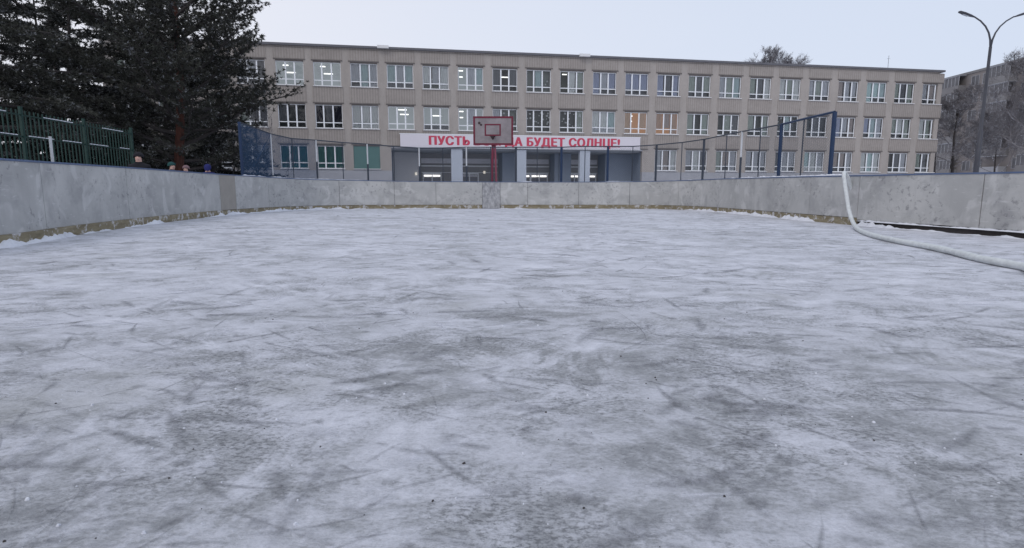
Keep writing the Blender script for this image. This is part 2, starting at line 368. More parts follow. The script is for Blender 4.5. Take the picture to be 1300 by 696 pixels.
# ------------------------------------------------------------------ hockey boards
boards = empty('hockey_boards', (0, 24.9, 0), label='scuffed light grey hockey boards curving round the rink with a thin blue top rail', cat='boards')
inv = Vector((0, -24.9, 0))
def strip(s0, s1, z0, z1f, off0, off1, mt, name, smooth=False, step=.22, ztop=None):
    mb = MB(); n = max(1, int((s1 - s0) / step)); ring = []
    for i in range(n + 1):
        s = s0 + (s1 - s0) * i / n; a, b = P(s, off0), P(s, off1); zt = z1f(a.z)
        z0_ = z0(a.z) if callable(z0) else z0
        k = len(mb.v); mb.v += [(a.x, a.y - 24.9, z0_), (b.x, b.y - 24.9, z0_), (b.x, b.y - 24.9, zt), (a.x, a.y - 24.9, zt)]; ring.append(k)
    for a, b in zip(ring, ring[1:]):
        for j in range(4):
            q = (j + 1) % 4; mb.f.append((a + j, a + q, b + q, b + j)); mb.mi.append(0)
    mb.f.append((ring[0] + 3, ring[0] + 2, ring[0] + 1, ring[0])); mb.mi.append(0)
    k = ring[-1]; mb.f.append((k, k + 1, k + 2, k + 3)); mb.mi.append(0)
    return mb.build(name, mt, boards)
s_gate0, s_gate1, s_mid0, s_mid1 = S(278), S(298), S(612), S(635)
seams = [0.0, 2.2, 4.4, 6.6, 8.8, S(52), S(160), s_gate0, s_gate1, S(340), S(430), S(500), S(553), s_mid0, s_mid1, S(670), S(735), S(800), S(862), S(935), S(1030), S(1092), S(1250), S(1250) + 2.2, S(1250) + 4.5, S(1250) + 6.8, arc[-1]]
for a, b in zip(seams, seams[1:]):
    mt, lb, z0 = M['board'], None, .17
    if abs(a - s_gate0) < .01: mt, lb = M['board_brown'], 'brownish gate panel'
    if abs(a - s_mid0) < .01: mt, lb, z0 = M['board_patched'], 'dark mottled patched panel reaching down to the ice', .01
    if a >= S(1092) - .01: z0 = .13
    w = .006
    if a > S(1092) - .1: w = .009
    ob = strip(a + w, b - w, z0, lambda z: z - .03, 0, .035, mt, 'board_panel')
    if lb: ob['label'] = lb
    q = P(a, .08); pm = MB(); pm.box((q.x - .035, q.y - 24.9 - .035, -.03), (q.x + .035, q.y - 24.9 + .035, q.z - .05)); pm.build('support_post', M['dark_gap'], boards)
strip(0, arc[-1], .0, lambda z: z - .06, .04, .055, M['dark_gap'], 'gap_shade_sheet')  # added sheet behind the panels, its dark colour stands for shade in the gaps
strip(0, arc[-1], lambda z: z - .028, lambda z: z, -.012, .06, M['blue_cap'], 'top_rail')
strip(0, s_gate0, .0, lambda z: .168, -.022, .036, M['kick'], 'kick_board')
strip(s_gate0, s_mid0 - .02, .0, lambda z: .16, -.016, .036, M['kick'], 'kick_board')
strip(s_mid1 + .02, S(1092), .0, lambda z: .16, -.016, .036, M['kick'], 'kick_board')

# snow crusts along the foot of the boards and on the rail
def bank(s0, s1, cover, wid, hgt, seed, name, label, zbase=0.0, off=-.02, lift=None):
    mb = MB(); n = int((s1 - s0) / .035); prof = 6; prev = None
    for i in range(n + 1):
        s = s0 + (s1 - s0) * i / n
        a = noise.noise(Vector((s * .55, seed, 0))) * .5 + .5 + (noise.noise(Vector((s * 2.1, seed, 5)))) * .35
        a = max(0, (a - (1 - cover))) / cover
        a = min(1, a * 1.6) * (min(1, i / 8) * min(1, (n - i) / 8))
        lump = .75 + .5 * noise.noise(Vector((s * 7, seed, 2))) + .25 * noise.noise(Vector((s * 19, seed, 2)))
        k = len(mb.v)
        for j in range(prof):
            t = j / (prof - 1); w = wid * (.2 + .8 * a) * lump; jit = noise.noise(Vector((s * 14, t * 3, seed))) * .25
            hh = hgt * a * lump * (math.cos(t * math.pi / 2) ** .8) * (1 + jit) if j < prof - 1 else -.004
            q = P(s, off - w * t)
            zb = zbase if lift is None else q.z + lift
            if lift is not None:
                q = P(s, off - wid * (t - .5)); hh = hgt * a * lump * math.sin(max(0.02, t) * math.pi) ** .5 * (1 + jit) - .003
            mb.v.append((q.x, q.y, zb + hh))
        if prev is not None:
            for j in range(prof - 1): mb.f.append((prev + j, k + j, k + j + 1, prev + j + 1)); mb.mi.append(0)
        prev = k
    ob = mb.build(name, M['snow'], smooth=True); return tag(ob, label, 'snow', kind='stuff')
bank(S(30) - 1.5, s_gate0 + .3, .56, .12, .11, 3.3, 'snow_bank', 'broken white snow crust along the foot of the left boards')
bank(s_gate0 + .2, S(440), .8, .10, .12, 8.1, 'snow_bank', 'lumpy snow piled at the foot of the curved boards left of the hoop')
bank(S(440), S(850), .45, .06, .045, 5.7, 'snow_bank', 'thin snow line along the foot of the far boards')
bank(S(870), S(1040), .75, .13, .11, 1.2, 'snow_bank', 'ragged snow at the foot of the boards right of the hoop')
bank(S(1088), S(1300) + 1.5, .72, .13, .10, 6.4, 'snow_bank', 'low snow crumbs below the right boards behind the hose')
bank(S(1088), S(1300) + 1.5, .8, .07, .05, 2.9, 'snow_ledge', 'thin crust of snow clinging under the right board panels', zbase=.10, off=.02)
bank(S(308), S(462), .9, .07, .035, 4.4, 'snow_cap', 'white snow lying on the board rail below the left end of the net fence', off=.045, lift=0)
bank(S(925), S(1075), .8, .08, .05, 9.4, 'snow_cap', 'white snow lying on the board rail below the right end of the net fence', off=.045, lift=0)
bank(S(640), S(920), .45, .06, .025, 12.4, 'snow_cap', 'patchy thin snow on the far board rail right of the hoop', off=.045, lift=0)

# grit and crumbs on the ice
def crumbs(name, label, n, r0, r1, mt, ymax, seed):
    rr = random.Random(seed); mb = MB()
    for _ in range(n):
        y = .5 + (ymax - .5) * rr.random() ** 1.4; x = (rr.random() * 2 - 1) * min(6.3, y * .98)
        if rr.random() < .6:
            cl = noise.noise(Vector((x * .9, y * .9, seed)))
            if cl < 0: continue
        r = r0 + (r1 - r0) * rr.random() ** 3; k = len(mb.v); a = rr.random() * 6.28
        pts = [(math.cos(a + i * 1.257) * r * rr.uniform(.6, 1.3), math.sin(a + i * 1.257) * r * rr.uniform(.6, 1.3)) for i in range(5)]
        mb.v += [(x + p[0], y + p[1], -.001) for p in pts] + [(x + p[0] * .6, y + p[1] * .6, r * rr.uniform(.5, .9)) for p in pts]
        for i in range(5):
            j = (i + 1) % 5; mb.f.append((k + i, k + j, k + 5 + j, k + 5 + i)); mb.mi.append(0)
        mb.f.append(tuple(k + 5 + i for i in range(5))); mb.mi.append(0)
    return tag(mb.build(name, mt), label, 'debris', kind='stuff')
crumbs('grit', 'small dark grit specks scattered over the ice', 360, .002, .0055, M['dark_gap'], 9, 3)
crumbs('ice_crumbs', 'tiny white ice crumbs scattered over the scuffed ice', 900, .002, .007, M['snow'], 7, 8)

def scuffs(name, label, n, mt, seed, zl, wmax, lmax, near, wmin=.004):
    rr = random.Random(seed); V = []; Fc = []; A = []
    for i in range(n):
        y = near + (22 - near) * rr.random() ** 1.8; x = rr.uniform(-1, 1) * min(6.3, y * .98 + .6)
        if noise.noise(Vector((x * .5, y * .5, seed))) < rr.uniform(-.5, .25): continue
        far = 1 + y / 9
        L = lmax * rr.random() ** 1.8 * far + .06; wd = (wmax * rr.random() ** 1.6 + wmin) * (1 + y / 14); a = rr.gauss(.1, .55) * rr.choice((-1, 1)) - .15 if rr.random() < .75 else rr.uniform(0, math.pi); curl = rr.gauss(0, 1.1) / max(L, .25) * .3
        k = len(V); m_ = 8; p = Vector((x, y)); zz = zl + rr.random() * .0012; taper = rr.random() < .5; st = rr.uniform(.55, 1)
        for j in range(m_ + 1):
            t = j / m_; d = Vector((math.cos(a), math.sin(a))); nn = Vector((-d.y, d.x)); w = wd * (math.sin(math.pi * min(1, t * .9 + .08)) ** .7 if not taper else (1 - t) * min(1, t * 6) + .05)
            for sgn, al in ((-1, 0), (0, 1), (1, 0)):
                q = p + nn * w * sgn; V.append((q.x, q.y, zz)); A.append(al * st * (min(1, 4 * t) * min(1, 3 * (1 - t))))
            if j < m_: p = p + d * L / m_; a += curl * L / m_ + rr.gauss(0, .05)
        for j in range(m_):
            for c in (0, 1): q = k + j * 3 + c; Fc.append((q, q + 3, q + 4, q + 1))
    me = bpy.data.meshes.new(name); me.from_pydata(V, [], Fc); me.materials.append(mt)
    at_ = me.attributes.new('rim', 'FLOAT', 'POINT'); at_.data.foreach_set('value', A)
    ob = bpy.data.objects.new(name, me); col.objects.link(ob); return tag(ob, label, 'marks', kind='stuff')
scuffs('skate_scuffs', 'grey skate scuffs and cuts worn through the snow skin of the ice', 4600, M['scuff_dark'], 5, .0012, .055, .42, .2, .008)
scuffs('skate_cuts', 'a few long thin skate cuts curving over the ice', 260, M['scuff_dark'], 15, .0026, .004, 1.1, .2, .003)
scuffs('snow_smears', 'short white smears of scraped snow across the ice', 900, M['scuff_light'], 9, .0040, .09, .40, .2, .02)

# ------------------------------------------------------------------ net fence behind the boards
posts = [(310, 155, 'B'), (349, 170, 'w'), (375, 176, 't'), (404, 178, 'W'), (436, 181, 't'), (467, 183, 'W'), (500, 186, 't'), (532, 188, 'W'), (562, 188, 't'), (592, 187, 'W'), (623, 187, 't'),
         (655, 187, 'D'), (682, 187, 't'), (713, 187, 'B'), (743, 186, 't'), (772, 186, 'B'), (803, 186, 't'), (832, 184, 'D'), (862, 181, 't'), (889, 177, 'D'), (917, 171, 't'), (936, 167, 'W'), (959, 163, 't'), (985, 158, 'B'), (1013, 151, 't'), (1051, 142, 'B')]
fence = empty('net_fence', (0, 25.1, 0), label='tall dark blue post and wire net fence rising behind the far boards', cat='fence')
def FL(v): return (v[0], v[1] - 25.1, v[2])
tops = []
for px, py, k in posts:
    s = S(px, py + 20); q = P(s, .14); v = ray(px, py); t = at(px, py, q.y); top = Vector((q.x, q.y, t.z)); tops.append(top)
    r = {'B': .052, 'D': .046, 'W': .038, 'w': .028, 't': .018}[k]
    mb = MB()
    if k in 'Ww':
        zc = q.z + (top.z - q.z) * (.45 if k == 'W' else .05)
        mb.tube([FL((q.x, q.y, -.03)), FL((q.x, q.y, zc))], r, 8, 0); mb.tube([FL((q.x, q.y, zc)), FL(top)], r * .8, 8, 1)
        ob = mb.build('post', [M['post_dark'], M['post_white']], fence); ob['label'] = 'post with a white upper half'
    else:
        mb.tube([FL((q.x, q.y, -.03)), FL(top)], r, 8); ob = mb.build('post', M['post_blue' if k == 'B' else 'post_dark'], fence)
        if k == 't': ob['label'] = 'thin dark post'
    tops[-1] = top
mb = MB()
for a, b in zip(tops, tops[1:]): mb.tube([FL(a), FL(b)], .022, 6)
mb.build('top_rail', M['post_dark'], fence)
mb = MB(); mb.tube([FL(tops[-1]), FL(tops[-2])], .03, 6); mb.tube([FL(tops[-2]), FL(tops[-3])], .03, 6); mb.build('blue_rail', M['post_blue'], fence)
def net(a, b, za, zb, pitch, w, mt):                   # diagonal wires between two posts
    mb = MB(); L = (b.xy - a.xy).length; d = Vector(((b.x - a.x) / L, (b.y - a.y) / L)); H = max(a.z - za, b.z - zb)
    def pt(u, z):
        t = u / L; lo = za + (zb - za) * t; hi = a.z + (b.z - a.z) * t - .02
        return (a.x + d.x * u, a.y + d.y * u - 25.1, min(lo + z, hi))
    u = -H
    while u < L:
        for sgn in (1, -1):
            u0, z0, u1, z1 = (u, 0, u + H, H) if sgn > 0 else (u + H, 0, u, H)
            lo_, hi_ = min(u0, u1), max(u0, u1)
            ca, cb = max(0, lo_), min(L, hi_)
            if cb - ca < .02: continue
            def zz(x): return z0 + (z1 - z0) * (x - u0) / (u1 - u0)
            p, q = pt(ca, zz(ca)), pt(cb, zz(cb)); k = len(mb.v)
            mb.v += [(p[0], p[1], p[2] - w), (q[0], q[1], q[2] - w), (q[0], q[1], q[2] + w), (p[0], p[1], p[2] + w)]
            mb.f.append((k, k + 1, k + 2, k + 3)); mb.mi.append(0)
        u += pitch
    mb.build('wire_net', mt, fence)
for i, (a, b) in enumerate(zip(tops, tops[1:])):
    za = P(S(posts[i][0], posts[i][1] + 20)).z; zb = P(S(posts[i + 1][0], posts[i + 1][1] + 20)).z
    if i == 0: net(a, b, za, zb, .04, .0075, M['wire_blue'])
    elif i in (1, 2): net(a, b, za, zb, .05, .006, M['wire_blue'])
    elif i >= 22: net(a, b, za, zb, .07, .005, M['wire'])
    else: net(a, b, za, zb, .075, .003, M['wire'])

# ------------------------------------------------------------------ basketball hoop
hoop = empty('basketball_hoop', (-.8, 26, 0), label='basketball backboard with dark red frame on a red pole behind the far boards', cat='basketball hoop')
mb = MB(); mb.box((-.86, -.02, 2.86), (.78, .02, 4.0)); mb.build('backboard', M['bb'], hoop)
mb = MB()
for a, b in (((-.93, -.035, 2.80), (.85, .03, 2.88)), ((-.93, -.035, 3.97), (.85, .03, 4.05)), ((-.93, -.035, 2.88), (-.85, .03, 3.97)), ((.77, -.035, 2.88), (.85, .03, 3.97))): mb.box(a, b)
mb.build('board_frame', M['red_frame'], hoop)
mb = MB()
for a, b in (((-.42, -.028, 3.20), (.30, -.0215, 3.26)), ((-.42, -.028, 3.66), (.30, -.0215, 3.72)), ((-.42, -.028, 3.26), (-.36, -.0215, 3.66)), ((.24, -.028, 3.26), (.30, -.0215, 3.66))): mb.box(a, b)
mb.build('target_square', M['red_frame'], hoop)
mb = MB(); mb.tube([(-.66, -.0215, 3.76), (-.66, -.026, 3.76)], .06, 10); mb.tube([(-.58, -.0215, 3.68), (-.58, -.026, 3.68)], .05, 8); mb.build('emblem', M['iron'], hoop)
mb = MB(); k = 0
mb.v += [(-.19, -.03, 3.20), (.07, -.03, 3.20), (-.06, -.03, 3.02), (-.12, -.22, 3.17), (.0, -.22, 3.17), (-.06, -.18, 3.08)]
for f in ((0, 2, 1), (3, 4, 5), (0, 1, 4, 3), (1, 2, 5, 4), (2, 0, 3, 5)): mb.f.append(f); mb.mi.append(0)
mb.build('rim_bracket', M['iron'], hoop)
mb = MB(); mb.tube([(-.16, .12, -.03), (-.06, .10, 2.9), (-.06, .06, 3.5)], .055, 10); mb.build('pole', M['red_pole'], hoop)
mb = MB(); mb.tube([(.12, .34, -.03), (.03, .14, 2.9)], .045, 10); mb.build('brace_pole', M['pink_pole'], hoop)
mb = MB(); mb.box((-.5, .035, 2.95), (.4, .075, 3.0)); mb.box((-.5, .035, 3.6), (.4, .075, 3.65)); mb.build('bracing', M['red_frame'], hoop)

# ------------------------------------------------------------------ school
SCH_RZ = math.atan2(10.3, 59.6)
school = empty('school', (-17.9, 46.7, 0), SCH_RZ, label='long three-storey grey-brown school with rows of white windows and a columned entrance', cat='school')
rows = [(9.12, 10.95), (5.82, 7.66), (2.6, 4.42)]
cx = lambda i: .3 + 2.9 * i + (.0055 * i * (i - 10) if i > 0 else 0)
cols = range(-4, 21)
WW = 2.12
ENT = (8.0, 30.0)
x_lo, x_hi = cx(-4) - 1.9, 60.0
def is_win(r, i): return not (r == 2 and ENT[0] - 1 < cx(i) < ENT[1] + 1.2)
wall = MB()                                             # 0 pier, 1 cladding, 2 ledge, 3 plinth, 4 parapet
edges = [x_lo] + [v for i in cols for v in (cx(i) - WW / 2, cx(i) + WW / 2)] + [x_hi]
TH = .35
for k in range(0, len(edges), 2):                       # piers
    a, b = edges[k], edges[k + 1]
    if ENT[0] < (a + b) / 2 < ENT[1] and True:
        wall.box((a, 0, 4.42), (b, TH, 12.0), 0)
    else: wall.box((a, 0, 2.45), (b, TH, 12.0), 0)
for i in cols:                                          # spandrels
    a, b = cx(i) - WW / 2, cx(i) + WW / 2; c0, c1 = cx(i) - 1.19, cx(i) + 1.19
    for z0, z1 in ((11.05, 12.0), (7.76, 9.12), (4.52 if is_win(2, i) else 4.42, 5.82)):
        wall.box((a + .002, .004, z0), (b - .002, TH - .004, z1), 1)
        wall.box((c0, -.03, z0 + .09), (c1, -.002, z1 - .03), 1)
        wall.box((c0 - .01, -.055, z0), (c1 + .01, -.004, z0 + .087), 2)
    for r, (z0, z1) in enumerate(rows):
        if is_win(r, i): wall.box((a + .002, .01, z1), (b - .002, TH - .01, z1 + .1), 2)
# ground floor below sills
for a, b in ((x_lo, ENT[0]), (ENT[1], x_hi)):
    wall.box((a, -.06, -.03), (b, TH, 2.45), 3)
    for i in cols:
        if a < cx(i) < b and is_win(2, i): wall.box((cx(i) - WW / 2 + .002, .004, 2.452), (cx(i) + WW / 2 - .002, TH - .004, 2.6), 3)
wall.box((ENT[0] - .0, -.002, 4.30), (ENT[1], TH + .1, 4.418), 3)
wall.box((x_lo, -.06, 12.0), (x_hi, .5, 12.1), 1)
wall.box((x_lo - .2, -.22, 12.1), (x_hi + .45, .6, 12.27), 4)
D = 14.0
wall.box((x_lo, TH + .002, -.03), (x_lo + .35, D, 12.0), 0); wall.box((x_hi - .35, TH + .002, -.03), (x_hi, D, 12.0), 0); wall.box((x_lo + .352, D - .35, -.03), (x_hi - .352, D, 12.0), 0)
wall.box((x_hi - .05, .602, 12.1), (x_hi + .45, D + .2, 12.27), 4)
wall.box((7.7, .002, 2.452), (8.0, TH, 4.42), 0); wall.box((30.0, .002, 2.452), (cx(10) + WW / 2 + .02, TH, 4.42), 0)
wall.build('wall', [M['pier'], M['clad'], M['ledge'], M['plinth'], M['parapet']], school)
mb = MB(); mb.box((x_lo, .602, 12.0), (x_hi - .052, D + .2, 12.14)); mb.build('roof', M['roof'], school)
for x, y in ((7.6, -.3), (24.4, -.3)):
    mb = MB(); mb.box((x - .45, -.5, 12.1), (x + .45, -.24, 12.32)); mb.box((x - .06, -.23, 12.15), (x + .06, -.1, 12.25)); mb.build('floodlight', M['sill'], school)
mb = MB(); mb.tube([(57, 3, 12.1), (57, 3, 14.2)], .018, 5); mb.tube([(56.8, 3, 13.9), (57.2, 3, 13.9)], .01, 4); mb.build('antenna', M['pole_iron'], school)

# window kinds
def frame_mesh(h, sp=(1 / 3, 2 / 3), tr=.24):
    mb = MB(); w = WW; t = .055
    mb.box((-w / 2, .10, 0), (w / 2, .17, t)); mb.box((-w / 2, .10, h - t), (w / 2, .17, h)); mb.box((-w / 2, .10, t), (-w / 2 + t, .17, h - t)); mb.box((w / 2 - t, .10, t), (w / 2, .17, h - t))
    zt = h * tr
    xs = [-w / 2 + w * q for q in sp]
    mb.box((-w / 2 + t, .11, zt - .035), (w / 2 - t, .165, zt + .035))
    for x in xs:
        mb.box((x - .055, .103, t), (x + .055, .168, zt - .036)); mb.box((x - .055, .103, zt + .036), (x + .055, .168, h - t))
    me = mb.build('window', M['white_frame']); d = me.data; bpy.data.objects.remove(me); return d
FR = {}
for r, (z0, z1) in enumerate(rows):
    for kk, (sp, tr) in enumerate((((.34, .66), .25), ((.30, .65), .24), ((.36, .70), .23))): FR[r, kk] = frame_mesh(z1 - z0, sp, tr)
mb = MB(); mb.quad((-1.03, .14, .03), (1.03, .14, .03), (1.03, .14, 1.80), (-1.03, .14, 1.80)); tmp = mb.build('pane', M['glass']); PANE = tmp.data; bpy.data.objects.remove(tmp)
mb = MB(); mb.box((-1.12, -.13, -.055), (1.12, .098, -.004)); tmp = mb.build('sill', M['sill']); SILL = tmp.data; bpy.data.objects.remove(tmp)
BOX = {}
def box_mesh(depth, mt):
    if (depth, mt) not in BOX:
        mb = MB(); y0, x, h = .175, 1.05, 1.82
        mb.quad((-x, depth, 0), (x, depth, 0), (x, depth, h), (-x, depth, h)); mb.quad((-x, y0, 0), (-x, depth, 0), (-x, depth, h), (-x, y0, h))
        mb.quad((x, y0, 0), (x, depth, 0), (x, depth, h), (x, y0, h)); mb.quad((-x, y0, 0), (x, y0, 0), (x, depth, 0), (-x, depth, 0)); mb.quad((-x, y0, h), (x, y0, h), (x, depth, h), (-x, depth, h))
        t = mb.build('interior', M[mt]); BOX[depth, mt] = t.data; bpy.data.objects.remove(t)
    return BOX[depth, mt]
def curtain(parent, x0, x1, z0, z1, mt, amp=.012, y=.25):
    mb = MB(); n = max(4, int((x1 - x0) / .05)); ph = rnd.random() * 6
    for j in range(n + 1):
        x = x0 + (x1 - x0) * j / n; yy = y + amp * math.sin(ph + x * 28) + .003 * math.sin(x * 71)
        mb.v += [(x, yy, z0), (x, yy, z1)]
        if j: k = len(mb.v); mb.f.append((k - 4, k - 2, k - 1, k - 3)); mb.mi.append(0)
    return mb.build('curtain', M[mt], parent, smooth=True)
def star(mb, x, z, r, y=.20):
    for a in range(3):
        t = a * math.pi / 3 + .3; dx, dz = math.cos(t) * r, math.sin(t) * r; nx, nz = -math.sin(t) * r * .22, math.cos(t) * r * .22
        yy = y + a * .0015
        mb.quad((x - dx - nx, yy, z - dz - nz), (x + dx - nx, yy, z + dz - nz), (x + dx + nx, yy, z + dz + nz), (x - dx + nx, yy, z - dz + nz))
# each window: interior, three curtain colours (or None), lamp bars, snowflakes, label
def W_(room='room_dim', cur=(None, None, None), lamps=(), flakes=0, low=None, label=None, depth=.6): return dict(room=room, cur=cur, lamps=lamps, flakes=flakes, low=low, label=label, depth=depth)
L1 = ((-.35, 1.55, .42), (.05, 1.0, .7)); L2 = ((.1, 1.62, .7), (.25, 1.25, .7)); L3 = ((.05, 1.2, .7),); L4 = ((-.78, 1.6, .35), (-.78, 1.1, .28)); L5 = ((-.7, 1.6, .2), (-.5, 1.6, .2))
wins = {}
wins[0] = {0: W_('room_lit', lamps=L1, flakes=9), 1: W_('room_lit', lamps=L1, flakes=16, label='lit window with paper snowflakes'), 2: W_('cur_dark', ('cur_grey', 'cur_teal', 'cur_grey')), 3: W_('cur_dark', ('cur_teal', 'cur_grey', 'cur_teal'), low='cur_dark'),
           4: W_('room_dim', ('cur_pale', 'cur_grey', 'cur_pale'), flakes=3), 5: W_('room_lit', (None, 'cur_grey', 'cur_teal'), lamps=L4), 6: W_('cur_dark', ('cur_dark', None, 'cur_dark'), lamps=L3, label='dark window with lit ceiling lamps'),
           7: W_('room_dim', (None, 'cur_teal', None), flakes=2), 8: W_('room_dim', (None, 'cur_pale', 'cur_moss'), lamps=L5), 9: W_('cur_dark', ('cur_lav', 'cur_grey', 'cur_lav'), label='window with lavender blinds'),
           10: W_('cur_dark', ('cur_lav', 'cur_lav', 'cur_lav'), label='window with lavender blinds'), 11: W_('cur_dark', ('cur_lav', 'cur_dark', 'cur_lav'), label='window with lavender blinds'), 12: W_('cur_dark', ('cur_moss', 'cur_dark', 'cur_moss')), 13: W_('cur_dark', ('cur_grey', 'cur_moss', 'cur_teal')),
           14: W_('cur_dark', ('cur_moss', 'cur_dark', 'cur_pale')), 15: W_('cur_dark', ('cur_pale', 'cur_moss', 'cur_pale')), 16: W_('cur_dark', ('cur_grey', 'cur_moss', 'cur_grey')), 17: W_('cur_dark', ('cur_brown', 'cur_grey', 'cur_grey'), flakes=1),
           18: W_('cur_dark', ('cur_aqua', 'cur_aqua', 'cur_teal')), 19: W_('cur_dark', ('cur_moss', 'cur_dark', 'cur_moss')), 20: W_('cur_dark', ('cur_grey', 'cur_brown', 'cur_grey'))}
wins[1] = {0: W_('room_black', ('cur_dark', None, None)), 1: W_('room_black', ('cur_navy', 'cur_dark', 'cur_navy'), label='dark window with navy curtains'), 2: W_('room_dim', ('cur_pale', 'cur_pale', 'cur_pale'), low='cur_pale', label='window with pale green blinds'), 3: W_('room_lit', lamps=L2, label='lit classroom window with rows of lamps'),
           4: W_('room_lit', (None, None, None), lamps=L3, flakes=6, low='cur_dark'), 5: W_('room_lit', (None, 'cur_grey', None), lamps=L4), 6: W_('room_dim', ('cur_grey', None, None), flakes=10), 7: W_('room_black', flakes=24, label='dark window covered in white paper snowflakes'),
           8: W_('room_black', (None, None, 'cur_moss'), flakes=18, label='dark window with paper snowflakes'), 9: W_('room_dim', ('cur_pale', 'cur_pale', 'cur_teal'), low='cur_grey'), 10: W_('room_warm', ('cur_peach', None, 'cur_peach'), lamps=((-.3, 1.55, .18), (-.3, 1.1, .12)), label='warm lit window with peach curtains'),
           11: W_('room_warm', ('cur_orange', 'cur_brown', 'cur_orange'), lamps=((-.85, 1.6, .3),), label='warm lit window with orange curtains'), 12: W_('room_black', ('cur_moss', None, 'cur_moss')), 13: W_('room_black', (None, 'cur_moss', 'cur_dark'), flakes=3), 14: W_('room_black', ('cur_moss', None, 'cur_moss')),
           15: W_('room_black', (None, 'cur_teal', None), flakes=3), 16: W_('room_black', (None, 'cur_dark', None)), 17: W_('cur_dark', ('cur_lav', 'cur_grey', 'cur_brown')), 18: W_('cur_dark', ('cur_lav', 'cur_teal', 'cur_grey')), 19: W_('cur_dark', ('cur_moss', 'cur_pale', 'cur_moss')), 20: W_('cur_dark', ('cur_pale', 'cur_moss', 'cur_pale'))}
wins[2] = {0: W_('cur_dark', ('cur_green', 'cur_green', 'cur_green'), low='cur_green', label='window with green curtains'), 1: W_('cur_dark', ('cur_green', 'cur_green', 'cur_green'), low='cur_green', label='window with green curtains'),
           11: W_('cur_dark', ('cur_grey', 'cur_brown', 'cur_pale')), 12: W_('cur_dark', ('cur_grey', 'cur_pale', 'cur_dark')), 13: W_('cur_dark', ('cur_moss', 'cur_brown', 'cur_grey')), 14: W_('cur_dark', ('cur_grey', 'cur_grey', 'cur_grey')), 15: W_('cur_dark', (None, 'cur_grey', 'cur_grey')),
           16: W_('room_dim', ('cur_aqua', 'cur_pale', 'cur_grey'), low='cur_pale'), 17: W_('cur_dark', ('cur_brown', 'cur_brown', 'cur_grey')), 18: W_('room_dim', ('cur_pale', 'cur_aqua', 'cur_pale'), low='cur_pale'), 19: W_('room_black', (None, 'cur_dark', 'cur_grey')), 20: W_('room_black', ('cur_moss', 'cur_dark', 'cur_moss'))}
for r, (z0, z1) in enumerate(rows):
    for i in cols:
        if not is_win(r, i): continue
        sx = (z1 - z0) / 1.83
        if r == 2 and i == 2:                           # boarded window
            mb = MB(); mb.box((-WW / 2 + .002, .05, 0), (WW / 2 - .002, .12, z1 - z0)); wo = mb.build('window_board', M['cur_board'], school, (cx(i), 0, z0)); wo['label'] = 'plain green board filling a ground floor window'
            place_mesh(SILL, 'sill', wo); continue
        spec = wins[r].get(i) or W_('cur_dark', tuple(rnd.choice(['cur_grey', 'cur_dark', 'cur_moss', None]) for _ in range(3)))
        kk = (i * 7 + r * 3) % 3
        wo = place_mesh(FR[r, kk], 'window', school, (cx(i), 0, z0))
        if spec['label']: wo['label'] = spec['label']
        place_mesh(PANE, 'pane', wo); place_mesh(SILL, 'sill', wo)
        lit = bool(spec['lamps'])
        place_mesh(box_mesh(1.5 if lit else .5, spec['room']), 'interior', wo)
        zt = .25 * 1.83; ed = (-1.04, -.36, .34, 1.04)
        for c in range(3):
            if spec['cur'][c]:
                zb = (zt + rnd.uniform(-.05, .12)) if not spec['low'] else .01
                if rnd.random() < .35: zb = .01
                curtain(wo, ed[c] + (rnd.uniform(0, .1) if c else 0), ed[c + 1] - rnd.uniform(0, .06), zb, 1.81, spec['cur'][c])
        if spec['low'] and spec['low'] != spec['cur'][0]: curtain(wo, -1.03, 1.03, .01, zt - .04, spec['low'], .01, .23)
        for (x, z, w) in spec['lamps']:
            mb = MB(); mb.box((x - w / 2, .30, z - .04), (x + w / 2, .36, z + .04)); mb.build('ceiling_lamp', M['lamp_on'], wo)
        if spec['flakes']:
            mb = MB()
            for _ in range(spec['flakes']): star(mb, rnd.uniform(-.95, .95), rnd.uniform(.55, 1.72), rnd.uniform(.05, .10))
            mb.build('paper_snowflake', M['paper'], wo)

# entrance portal
E0, E1 = ENT
mb = MB()
mb.box((E0, 4.6, -.03), (E1, 4.8, 4.3)); mb.build('portal_back_wall', M['portal_wall'], school)
mb = MB(); mb.box((E0 - .2, TH + .102, 4.2), (E1 + .2, 4.8, 4.298)); mb.build('portal_ceiling', M['portal_ceil'], school)
for xa in (E0 - .2, E1):
    mb = MB(); mb.box((xa, TH + .01, -.03), (xa + .2, 4.8, 4.19)); mb.build('portal_side_wall', M['blue_wall'], school)
mb = MB(); mb.box((E0 + .02, 3.2, -.02), (10.35, 4.58, 4.18)); mb.build('vestibule_wall', M['portal_light'], school)
for x0, x1, y0 in ((17.7, 18.9, 2.4), (22.6, 23.0, 2.6), (23.02, 24.1, 2.4), (27.4, 29.98, 2.4)):
    mb = MB(); mb.box((x0, y0, -.02), (x1, 4.58, 4.18)); ob = mb.build('vestibule_wall', M['blue_wall'], school)
for xa, xb in ((12.95, 13.9), (18.5, 19.42), (24.22, 25.15)):
    mb = MB(); mb.box((xa, -.02, -.03), (xb, .5, 4.28)); mb.build('column', M['pillar'], school)
